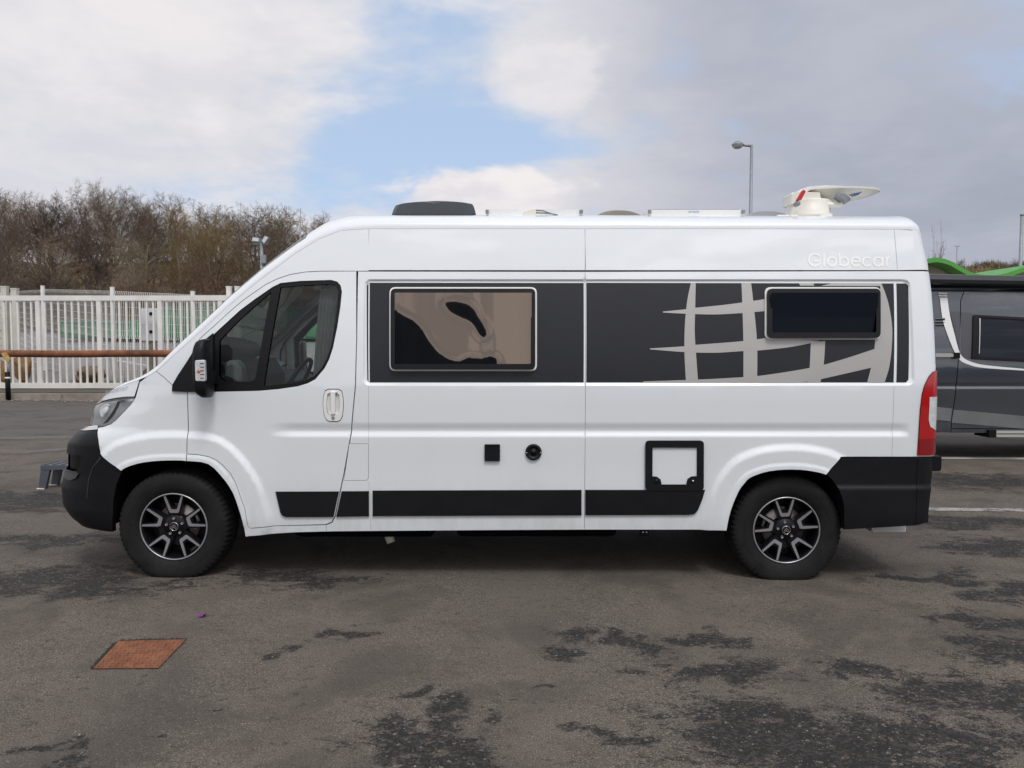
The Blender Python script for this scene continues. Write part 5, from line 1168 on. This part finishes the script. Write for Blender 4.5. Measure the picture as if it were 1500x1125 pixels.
# green containers on the service yard
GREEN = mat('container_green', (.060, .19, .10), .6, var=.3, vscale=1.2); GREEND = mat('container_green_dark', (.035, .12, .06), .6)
def container(px0, px1, pyt, pyb, Y, label):
    a, b = at(px0, pyb, Y), at(px1, pyt, Y); dp = 2.3; r = empty('skip_container', ((a[0] + b[0]) / 2, Y, a[2]), label, 'container', 'green containers on the service yard')
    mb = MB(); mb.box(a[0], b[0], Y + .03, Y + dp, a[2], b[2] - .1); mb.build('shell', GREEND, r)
    n = max(3, int((b[0] - a[0]) / .55)); 
    for k in range(n + 1):
        x = a[0] + (b[0] - a[0]) * k / n; mb = MB(); mb.box(x - .05, x + .05, Y - .06, Y + .03, a[2], b[2] - .1); mb.build('rib', GREEN, r)
    for k in range(n):
        x0 = a[0] + (b[0] - a[0]) * k / n + .06; x1 = a[0] + (b[0] - a[0]) * (k + 1) / n - .06; mb = MB(); mb.box(x0, x1, Y, Y + .03, a[2] + .08, b[2] - .12); mb.build('side_panel', GREEN, r)
    mb = MB(); mb.box(a[0] - .05, b[0] + .05, Y - .08, Y + dp, b[2] - .1, b[2]); mb.build('top_rim', GREEN, r)
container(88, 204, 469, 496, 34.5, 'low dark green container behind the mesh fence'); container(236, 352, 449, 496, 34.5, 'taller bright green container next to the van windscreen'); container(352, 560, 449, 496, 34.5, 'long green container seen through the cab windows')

# ------------------------------------------------------------------ poles
GALV = mat('galvanised_pole', (.26, .28, .30), .5, metal=.3, var=.08)
def street_lamp(px, pyt, Y, label, pyb=None, head=True, hand=-1):
    p = at(px, pyt, Y); z0 = gz(min(p[0], 40)); r = empty('street_lamp', (p[0], Y, z0), label, 'street lamp')
    mb = MB(); mb.tube([(p[0], Y, z0), (p[0], Y, p[2])], [.085, .05], 12); mb.build('pole', GALV, r)
    mb = MB(); mb.tube([(p[0], Y, z0), (p[0], Y, z0 + .9)], .10, 12); mb.build('pole_base', GALV, r)
    q = at(px + hand * 15, pyt + .3, Y); e = at(px + hand * 20.5, pyt, Y); mb = MB(); mb.tube([(p[0], Y, p[2] - .05), (q[0], Y, q[2])], .045, 8); mb.build('arm', GALV, r)
    s = 8.6 * Y / F_PX; cx_, cz_ = e[0], e[2]; mb = MB(); mb.lathe([(0, cz_ + s * .62), (s * .4, cz_ + s * .55), (s * .8, cz_ + s * .25), (s, cz_), (s * .97, cz_ - .02)], (cx_, Y, 0), 'z', 24); h = mb.build('lamp_head', GALV, r)
    mb = MB(); mb.lathe([(s * .95, cz_ - .01), (s * .85, cz_ - s * .35), (s * .5, cz_ - s * .62), (0, cz_ - s * .68)], (cx_, Y, 0), 'z', 24); mb.build('diffuser', mat('lamp_bowl', (.5, .52, .53), .15, coat=.5) if 'lamp_bowl' not in MATS else MATS['lamp_bowl'], h)
street_lamp(1101, 212, 28, 'tall grey street lamp with round head rising behind the van roof')
p = at(1497, 316, 28); r = empty('lamp_post', (p[0], 28, gz(p[0])), 'grey straight post at the right edge of the picture', 'post'); mb = MB(); mb.tube([(p[0], 28, gz(p[0])), (p[0], 28, p[2])], [.07, .055], 12); mb.build('pole', GALV, r); mb = MB(); mb.tube([(p[0], 28, p[2]), (p[0], 28, p[2] + .06)], .065, 12); mb.build('pole_cap', GALV, r)
# floodlight mast on the service yard
YF = 31.; p = at(383, 356, YF); z0 = terr_z(p[0], YF); r = empty('floodlight_mast', (p[0], YF, z0), 'grey mast with two floodlights behind the van windscreen', 'floodlight'); mb = MB(); mb.tube([(p[0], YF, z0), (p[0], YF, p[2])], [.08, .06], 12); mb.build('pole', GALV, r)
mb = MB(); a, b = at(373, 357, YF), at(392, 356, YF); mb.box(a[0], b[0], YF - .05, YF + .05, a[2] - .03, a[2] + .04); mb.build('crossarm', GALV, r)
for (q, an) in ((376, -.12), (389.5, .95)):
    c = at(q, 351.5, YF); hw, hh = .16, .09; ca, sa = math.cos(an), math.sin(an); mb = MB(); mb.prism([(c[0] + u * ca - v_ * sa, c[2] + u * sa + v_ * ca) for u, v_ in ((-hw, -hh), (hw, -hh), (hw * .8, hh), (-hw * .8, hh))], YF - .14, YF + .14, .01); fl = mb.build('floodlight', GALV, r)
    mb = MB(); mb.prism([(c[0] + u * ca - v_ * sa, c[2] + u * sa + v_ * ca) for u, v_ in ((-hw * .85, -hh * .7), (hw * .85, -hh * .7), (hw * .7, hh * .7), (-hw * .7, hh * .7))], YF - .148, YF - .138); mb.build('glass', CLEARLENS, fl)
c = at(387, 380, YF); mb = MB(); mb.rbox(c[0] - .09, c[0] + .09, YF - .12, YF - .02, c[2] - .17, c[2] + .17, .02); mb.build('control_box', GALV, r)
p = at(440, 305, 40.); z0 = terr_z(p[0], 40); mb = MB(); mb.tube([(p[0], 40, z0), (p[0], 40, p[2])], [.05, .018], 8); o = mb.build('aerial_rod', GALV, None, (p[0], 40, z0)); tag(o, 'thin dark rod standing against the wood above the van bonnet side', 'rod'); o['label'] = 'thin dark upright rod against the tree tops left of the van roof'

# ------------------------------------------------------------------ building with the green wave roof, bank behind it
YW = 27.; GREENF = mat('fascia_green', (.085, .34, .055), .45, var=.05)
wt = [tuple(q) for q in smooth_curve([(1280, 402), (1310, 396), (1340, 384), (1366, 377.8), (1378, 378), (1392, 382), (1408, 391), (1424, 399), (1440, 402.5), (1456, 403), (1470, 401), (1485, 396.5), (1505, 390), (1530, 384), (1560, 381)], 5)]
bld = empty('shop_building', (at(1420, 400, YW)[0], YW, gz(14)), 'low cream building under a bright green wavy roof edge behind the grey van', 'building')
T = [at(px, py, YW) for px, py in wt]; th = .16; mb = MB()
mb.grid([[(p[0], YW, p[2]), (p[0], YW + 9, p[2])] for p in T]); mb.grid([[(p[0], YW, p[2] - th), (p[0], YW, p[2])] for p in T]); mb.grid([[(p[0], YW, p[2] - th), (p[0], YW + 9, p[2] - th)] for p in T]); mb.build('roof_fascia', GREENF, bld, fix=False)
mb = MB(); zt_ = [p[2] - th - .03 for p in T]; g0 = gz(14)
mb.grid([[(p[0], YW + .8, g0), (p[0], YW + .8, p[2] - th)] for p in T]); mb.build('wall', mat('cream_render', (.62, .53, .44), .85, var=.06), bld, fix=False)
BANKM = mat('dry_bank', (.16, .12, .065), .95, bump=.6, bscale=3, var=.5, vscale=.9)
mb = MB(); YK = 60.
mb.grid([[(x, y, (gz(20) - .5) + (at(1450, 386.5, YK)[2] + .6 - gz(20)) * float(sstep(np.float64(y), 44, 60)) * float(np.interp(x, [18, 31, 34, 60, 90], [.0, .78, .93, 1.0, .9])) + .25 * math.sin(x * 1.3 + y) + .18 * math.sin(x * 3.1)) for x in np.linspace(16, 95, 90)] for y in np.linspace(42, 75, 16)], flip=True); o = mb.build('bank', BANKM); tag(o, kind='structure')

# ------------------------------------------------------------------ bare winter trees
def grow_tree(seed, H, nlimb, spread, upr, fine, multi=False):
    rr = random.Random(seed); thick = []; thin = []
    def rv(s): return Vector((rr.gauss(0, s), rr.gauss(0, s), rr.gauss(0, s)))
    def branch(p, d, L, r, lvl):
        n = (5, 4, 3, 2, 2)[lvl]; pts = [p.copy()]; rad = [r]; step = L / n
        for i in range(n):
            d = (d + rv((.10, .16, .2, .22, .25)[lvl]) + Vector((0, 0, (.05, .10, .08, .04, .02)[lvl] * upr))).normalized(); p = p + d * step; pts.append(p.copy()); rad.append(max(r * (1 - .75 * (i + 1) / n), .008))
        (thick if lvl <= 1 else thin).append((pts, rad, 6 if lvl == 0 else 4 if lvl == 1 else 3))
        if lvl >= 4: return
        kids = (nlimb, 7, 6, fine)[lvl]
        for k in range(kids):
            t_ = (.22 + .78 * (k + rr.random()) / kids) if lvl == 0 else (.25 + .75 * (k + rr.random()) / kids)
            f = t_ * n; i = min(int(f), n - 1); q = pts[i].lerp(pts[i + 1], f - i); ax = (pts[i + 1] - pts[i]).normalized()
            o_ = ax.orthogonal().normalized(); o_ = (o_ * math.cos(k * 2.4 + seed) + ax.cross(o_) * math.sin(k * 2.4 + seed)); an = rr.uniform(.45, .95) * spread
            nd = (ax * math.cos(an) + o_ * math.sin(an)).normalized(); Lk = L * ((.62, .52, .5, .55)[lvl]) * rr.uniform(.7, 1.15) * (1.15 - .5 * t_ if lvl == 0 else 1)
            branch(q, nd, Lk, max(rad[i] * .6, .009), lvl + 1)
    if multi:
        for k in range(5): branch(Vector((rr.uniform(-.5, .5), rr.uniform(-.5, .5), -.2)), Vector((rr.gauss(0, .4), rr.gauss(0, .4), 1)).normalized(), H * rr.uniform(.6, .95), .05, 0 if k < 2 else 1)
    else: branch(Vector((0, 0, -.3)), Vector((rr.gauss(0, .05), rr.gauss(0, .05), 1)), H * .8, .24, 0)
    out = []
    for segs in (thick, thin):
        V = []; Fs = []
        for pts, rad, n in segs:
            b0 = len(V); d = (pts[-1] - pts[0]).normalized(); u = d.orthogonal().normalized(); w_ = d.cross(u)
            for p, r_ in zip(pts, rad):
                for k in range(n): a = 2 * math.pi * k / n; V.append(p + (u * math.cos(a) + w_ * math.sin(a)) * r_)
            for i in range(len(pts) - 1):
                for k in range(n): l = (k + 1) % n; Fs.append((b0 + i * n + k, b0 + i * n + l, b0 + (i + 1) * n + l, b0 + (i + 1) * n + k))
        if segs is thin: hmax = sorted(v_.z for v_ in V)[int(len(V) * .993)]
        me = bpy.data.meshes.new('tree'); me.from_pydata([tuple(v_) for v_ in V], [], Fs); me.polygons.foreach_set('use_smooth', [True] * len(Fs)); me.update(); out.append(me)
    out.append(hmax); return out
BARK = [mat('bark_grey_brown', (.140, .105, .074), .9, var=.3, vscale=2), mat('bark_purple_brown', (.125, .088, .070), .9, var=.3, vscale=2), mat('bark_olive', (.185, .135, .058), .9, var=.3, vscale=2), mat('bark_pale', (.25, .195, .13), .9, var=.3, vscale=2), mat('bark_dark', (.075, .055, .040), .9, var=.3, vscale=2), mat('bark_ochre', (.225, .150, .066), .9, var=.3, vscale=2), mat('bark_red_brown', (.155, .094, .064), .9, var=.3, vscale=2)]
TV = [grow_tree(11, 10, 11, .95, 1.1, 8), grow_tree(12, 10, 10, 1.1, .7, 8), grow_tree(13, 10, 12, .85, 1.3, 8), grow_tree(14, 10, 11, 1.15, .9, 8)]
SV = [grow_tree(31, 5, 8, 1.0, 1.0, 5, True), grow_tree(32, 5, 7, 1.2, .8, 5, True), grow_tree(33, 5, 8, .8, 1.3, 5, True)]
IVY = mat('ivy_leaf', (.045, .075, .025), .6, var=.4, vscale=3)
def plant(kind, var, x, y, h, rot, mi, label, group, z=None):
    s = h / var[2]
    z = terr_z(x, y) if z is None else z; r = empty(kind, (x, y, z), label, 'tree' if kind == 'bare_tree' else 'shrub', group); r.scale = (s, s, s); r.rotation_euler.z = rot
    for nm, me in zip(('trunk', 'crown'), var):
        o = bpy.data.objects.new(nm, me); COL.objects.link(o); o.parent = r
        if not me.materials: me.materials.append(BARK[0])
        o.material_slots[0].link = 'OBJECT'; o.material_slots[0].material = BARK[3 if nm == 'trunk' and y < 56 else mi]
    return r
# skyline of the wood measured in the photograph
SKY_PX = [-120, 0, 40, 75, 130, 170, 200, 222, 235, 262, 300, 335, 375, 400, 425, 460, 490, 560, 700, 800]; SKY_PY = [280, 284, 290, 283, 280, 275, 279, 292, 298, 292, 304, 302, 306, 298, 308, 316, 320, 335, 360, 400]
def sky_z(x, y): px = CX + F_PX * x / y; return CAM_H + (506 - np.interp(px, SKY_PX, SKY_PY)) * y / F_PX
TINT = ('grey-brown', 'purplish-brown', 'olive', 'pale-branched', 'dark brown', 'ochre', 'reddish-brown'); WHERE = ('along the skyline', 'just below the skyline', 'halfway up the slope', 'low on the slope')
rt = random.Random(5); TGEN = 'bare brown winter tree in the wood on the hillside'; cnt = 0
special = {(0, 3): 'tall full-crowned bare tree on the skyline, highest in the wood'}
for row, (y0, step) in enumerate(((77, 3.2), (70, 3.0), (63, 3.2), (57, 4.0))):
    x = -56 - row * .7
    k = 0
    while x < -3:
        y = y0 + rt.uniform(-1.5, 1.5); xx = x + rt.uniform(-.7, .7); px = CX + F_PX * xx / y
        if -170 < px < 690:
            top = sky_z(xx, y); base = terr_z(xx, y); h = (top - base) * (rt.uniform(.95, 1.05) if row == 0 else rt.uniform(.86, 1.02) if row == 1 else rt.uniform(.66, .92))
            h = max(h, 3.5); mi = rt.choice((0, 1, 1, 4, 6, 3, 2)) if px < 240 else rt.choice((0, 2, 5, 4, 1, 3, 6)); plant('bare_tree', TV[rt.randrange(4)], xx, y, h, rt.uniform(0, 6.3), mi, '%s bare winter tree %s of the hillside wood' % (TINT[mi], WHERE[row]), 'bare trees in the wood on the hillside')
        x += step * rt.uniform(.85, 1.15); k += 1
for (px, pyt, Y, vi, mi, lab) in ((318, 322, 53, 3, 2, 'olive-tinged spreading bare tree beside the floodlight mast'), (395, 330, 54, 1, 0, 'bare tree close behind the floodlight mast'), (195, 345, 52.5, 2, 3, 'pale-branched bare tree rising behind the meter cabinet'), (262, 350, 52, 0, 2, 'young olive bare tree between the meter cabinet and the floodlight mast'), (65, 350, 53, 1, 3, 'pale-branched bare tree rising behind the angled mesh fence'), (-5, 335, 53, 0, 0, 'bare tree at the left edge rising behind the pale concrete wall')):
    p = at(px, pyt, Y); plant('bare_tree', TV[vi], p[0], Y, (p[2] - terr_z(p[0], Y)), px, mi, lab, 'bare trees in the wood on the hillside')
for i in range(24):
    px = -110 + i * 32 + rt.uniform(-8, 8); Y = rt.uniform(48.5, 51.5); x = (px - CX) / F_PX * Y; bm_ = rt.choice((0, 3, 2, 5, 4, 6)); plant('bare_shrub', SV[i % 3], x, Y, rt.uniform(2.6, 4.6), rt.uniform(0, 6), bm_, 'low %s bare bush at the foot of the wood above the fence' % TINT[bm_], 'bare bushes at the foot of the wood')
p = at(1362, 361, 40); tw = plant('bare_shrub', SV[2], p[0], 40, p[2] - gz(20), 1.0, 0, 'bare twiggy treetop behind the rear edge of the white van', None, gz(20)); tw.scale.x *= .22; tw.scale.y *= .22
for i, px in enumerate((1403, 1436, 1448, 1460, 1478, 1494)):
    p = at(px, 384 if i != 0 else 383, 58); s = rt.uniform(.7, 1.2); plant('bare_shrub', SV[i % 3], p[0], 58, s, i, 0, ('small dark bush on the dry bank right below the distant aerial mast', 'small dark bush at the left end of the dry bank row', 'second small dark bush from the left on the dry bank', 'third small dark bush from the left on the dry bank', 'fourth small dark bush from the left on the dry bank', 'small dark bush on the dry bank beside the grey post at the right edge')[i], 'small bushes on the dry bank', p[2] - s * .85)
p = at(1402, 361, 48); z0 = gz(25); mb = MB(); mb.tube([(p[0], 48, z0), (p[0], 48, p[2])], .03, 8); mb.tube([(p[0] - .15, 48, p[2] + .02), (p[0] + .15, 48, p[2] + .02)], .02, 6); o = mb.build('aerial_mast', GALV, None, (p[0], 48, z0)); tag(o, 'thin distant aerial mast above the green wavy roof', 'mast')
# dry grass on the bank, one mass
rg = np.random.default_rng(4); mb = MB(); V = []; Fs = []
deps = bpy.context.evaluated_depsgraph_get()
for i in range(9000):
    x = rg.uniform(30, 48); y = rg.uniform(53, 61); zb = (gz(20) - .5) + (at(1450, 386.5, YK)[2] + .6 - gz(20)) * float(sstep(np.float64(y), 44, 60)) * float(np.interp(x, [18, 31, 34, 60, 90], [.0, .78, .93, 1.0, .9])) + .25 * math.sin(x * 1.3 + y) + .18 * math.sin(x * 3.1)
    h = rg.uniform(.15, .5); w_ = rg.uniform(.02, .06); dx, dy = rg.normal(0, .12, 2); b0 = len(V); V += [(x - w_, y, zb - .05), (x + w_, y, zb - .05), (x + dx, y + dy, zb + h)]; Fs.append((b0, b0 + 1, b0 + 2))
me = bpy.data.meshes.new('dry_grass'); me.from_pydata(V, [], Fs); me.materials.append(mat('dry_grass', (.19, .15, .07), .9, var=.5, vscale=1.5)); o = link('dry_grass', me); tag(o, 'dry yellow-brown grass on the bank behind the green roof', 'grass', kind='stuff')

# ------------------------------------------------------------------ small things on the ground
# cast-iron cover let into the tarmac
RUSTC = mat('rusty_cover', (.20, .078, .038), .9, bump=.4, bscale=120, var=.28, vscale=14)
cq = [ground(137, 980.5), ground(232, 979.5), ground(272, 938), ground(174, 940.5)]; cc = sum(cq) / 4
cov = empty('manhole_cover', tuple(cc), 'rusty orange square cover let into the tarmac in the foreground', 'manhole cover')
def onq(u, v_, dz): p = cq[0] * (1 - u) * (1 - v_) + cq[1] * u * (1 - v_) + cq[2] * u * v_ + cq[3] * (1 - u) * v_; return (p[0], p[1], p[2] + dz)
mb = MB(); mb.add([onq(u, v_, .006) for u, v_ in ((0, 0), (1, 0), (1, 1), (0, 1))] + [onq(u, v_, -.03) for u, v_ in ((0, 0), (1, 0), (1, 1), (0, 1))], [(0, 1, 2, 3), (0, 1, 5, 4), (1, 2, 6, 5), (2, 3, 7, 6), (3, 0, 4, 7)]); mb.build('plate', RUSTC, cov)
mb = MB(); n = 11
for i in range(n):
    for j in range(n):
        u, v_ = (i + .5) / n, (j + .5) / n; du, dv = (.036, .012) if (i + j) % 2 else (.012, .036)
        mb.add([onq(u - du, v_ - dv, .006), onq(u + du, v_ - dv, .006), onq(u + du, v_ + dv, .006), onq(u - du, v_ + dv, .006), onq(u - du * .7, v_ - dv * .5, .0105), onq(u + du * .7, v_ - dv * .5, .0105), onq(u + du * .7, v_ + dv * .5, .0105), onq(u - du * .7, v_ + dv * .5, .0105)], [(4, 5, 6, 7), (0, 1, 5, 4), (1, 2, 6, 5), (2, 3, 7, 6), (3, 0, 4, 7)])
o = mb.build('tread_pattern', RUSTC, cov); o['kind'] = 'stuff'
mb = MB(); e = .05
def rim(u0, v0, u1, v1): mb.add([onq(u0, v0, .004), onq(u1, v0, .004), onq(u1, v1, .004), onq(u0, v1, .004)], [(0, 1, 2, 3)])
rc_ = np.random.default_rng(6)
for k in range(40):
    u0, u1 = k / 40, (k + 1) / 40
    rim(u0, 1, u1, 1 + e * rc_.uniform(.7, 1.9)); rim(-e * rc_.uniform(.6, 1.6), u0, 0, u1); rim(1, u0, 1 + e * rc_.uniform(0, .35), u1); rim(u0, -e * rc_.uniform(0, .4), u1, 0)
mb.build('open_joint', mat('joint_dirt', (.018, .016, .014), .95), cov)
# plastic step stool beyond the front of the van
Yst = ground(70, 716)[1]; zs0 = gz(-4.6); STOOL = mat('stool_plastic', (.085, .095, .115), .5, var=.15)
stl = empty('step_stool', (at(90, 716, Yst)[0], Yst, zs0), 'small blue grey plastic step stool standing in front of the van', 'step stool')
a, b = at(60, 682, Yst), at(122, 682, Yst); zt = at(80, 681, Yst)[2]; x0_, x1_ = a[0], b[0]
mb = MB(); mb.prism(rpoly([(x0_, zt - .05), (x1_, zt - .05), (x1_, zt), (x0_, zt)], .012, 3), Yst - .02, Yst + .26, .008); tp = mb.build('top', STOOL, stl)
for k in range(5):
    x = x0_ + .045 + (x1_ - x0_ - .09) * k / 4; mb = MB(); mb.box(x - .018, x + .018, Yst + .0, Yst + .24, zt, zt + .006); mb.build('grip_strip', mat('stool_grip', (.05, .055, .07), .7) if 'stool_grip' not in MATS else MATS['stool_grip'], tp)
for sx_ in (0, 1):
    for yy_ in (Yst - .015, Yst + .215):
        xt, xb_ = (x0_ + .005, x0_ - .03) if sx_ == 0 else (x1_ - .07, x1_ - .035); mb = MB()
        mb.prism([(xb_, zs0), (xb_ + .078, zs0), (xt + .10, zt - .04), (xt, zt - .04)], yy_, yy_ + .04, .004); lg = mb.build('leg', STOOL, stl)
        mb = MB(); mb.box(xb_ - .012, xb_ + .07, yy_ - .01, yy_ + .05, zs0, zs0 + .012); mb.build('foot', WPLAST if sx_ == 0 else STOOL, lg)
# a dropped purple petal
p = ground(297, 903.5); mb = MB(); G = [[(p[0] + .018 * u, p[1] + .026 * v_, p[2] + .006 + .012 * (u * u - .4 * v_)) for u in np.linspace(-1, 1, 5)] for v_ in np.linspace(-1, 1, 5)]; mb.grid(G); o = mb.build('petal', mat('purple_petal', (.32, .03, .36), .6), None, tuple(p)); tag(o, 'tiny purple petal lying on the tarmac right of the rusty cover', 'petal')
# loose grit, one mass
rg = np.random.default_rng(9); V = []; Fs = []; base = [(1, 0, 0), (-1, 0, 0), (0, 1, 0), (0, -1, 0), (0, 0, 1), (0, 0, -1)]; of = [(0, 2, 4), (2, 1, 4), (1, 3, 4), (3, 0, 4), (2, 0, 5), (1, 2, 5), (3, 1, 5), (0, 3, 5)]
for i in range(5200):
    if i < 4200: py = 1125 - 330 * rg.random() ** 1.1; px = rg.uniform(-40, 1540); p = ground(px, py); s = rg.uniform(.0014, .0034) * (1.6 if rg.random() < .05 else 1)
    else: p = np.array([rg.uniform(-20, -7), KY - abs(rg.normal(0, .3)) - .02, 0]); p[2] = gz(p[0]); s = rg.uniform(.012, .035)
    b0 = len(V); an = rg.uniform(0, 6.28); ca, sa = math.cos(an), math.sin(an); sx2, sy2, sz2 = s * rg.uniform(.7, 1.3, 3)
    for q in base: V.append((p[0] + q[0] * sx2 * ca - q[1] * sy2 * sa, p[1] + q[0] * sx2 * sa + q[1] * sy2 * ca, p[2] + q[2] * sz2 * .7 + s * .3))
    Fs += [tuple(b0 + k for k in t_) for t_ in of]
me = bpy.data.meshes.new('loose_grit'); me.from_pydata(V, [], Fs); me.materials.append(mat('grit_stone', (.20, .18, .155), .85, var=.55, vscale=23)); o = link('loose_grit', me); tag(o, 'loose pale grit scattered over the tarmac', 'grit', kind='stuff')
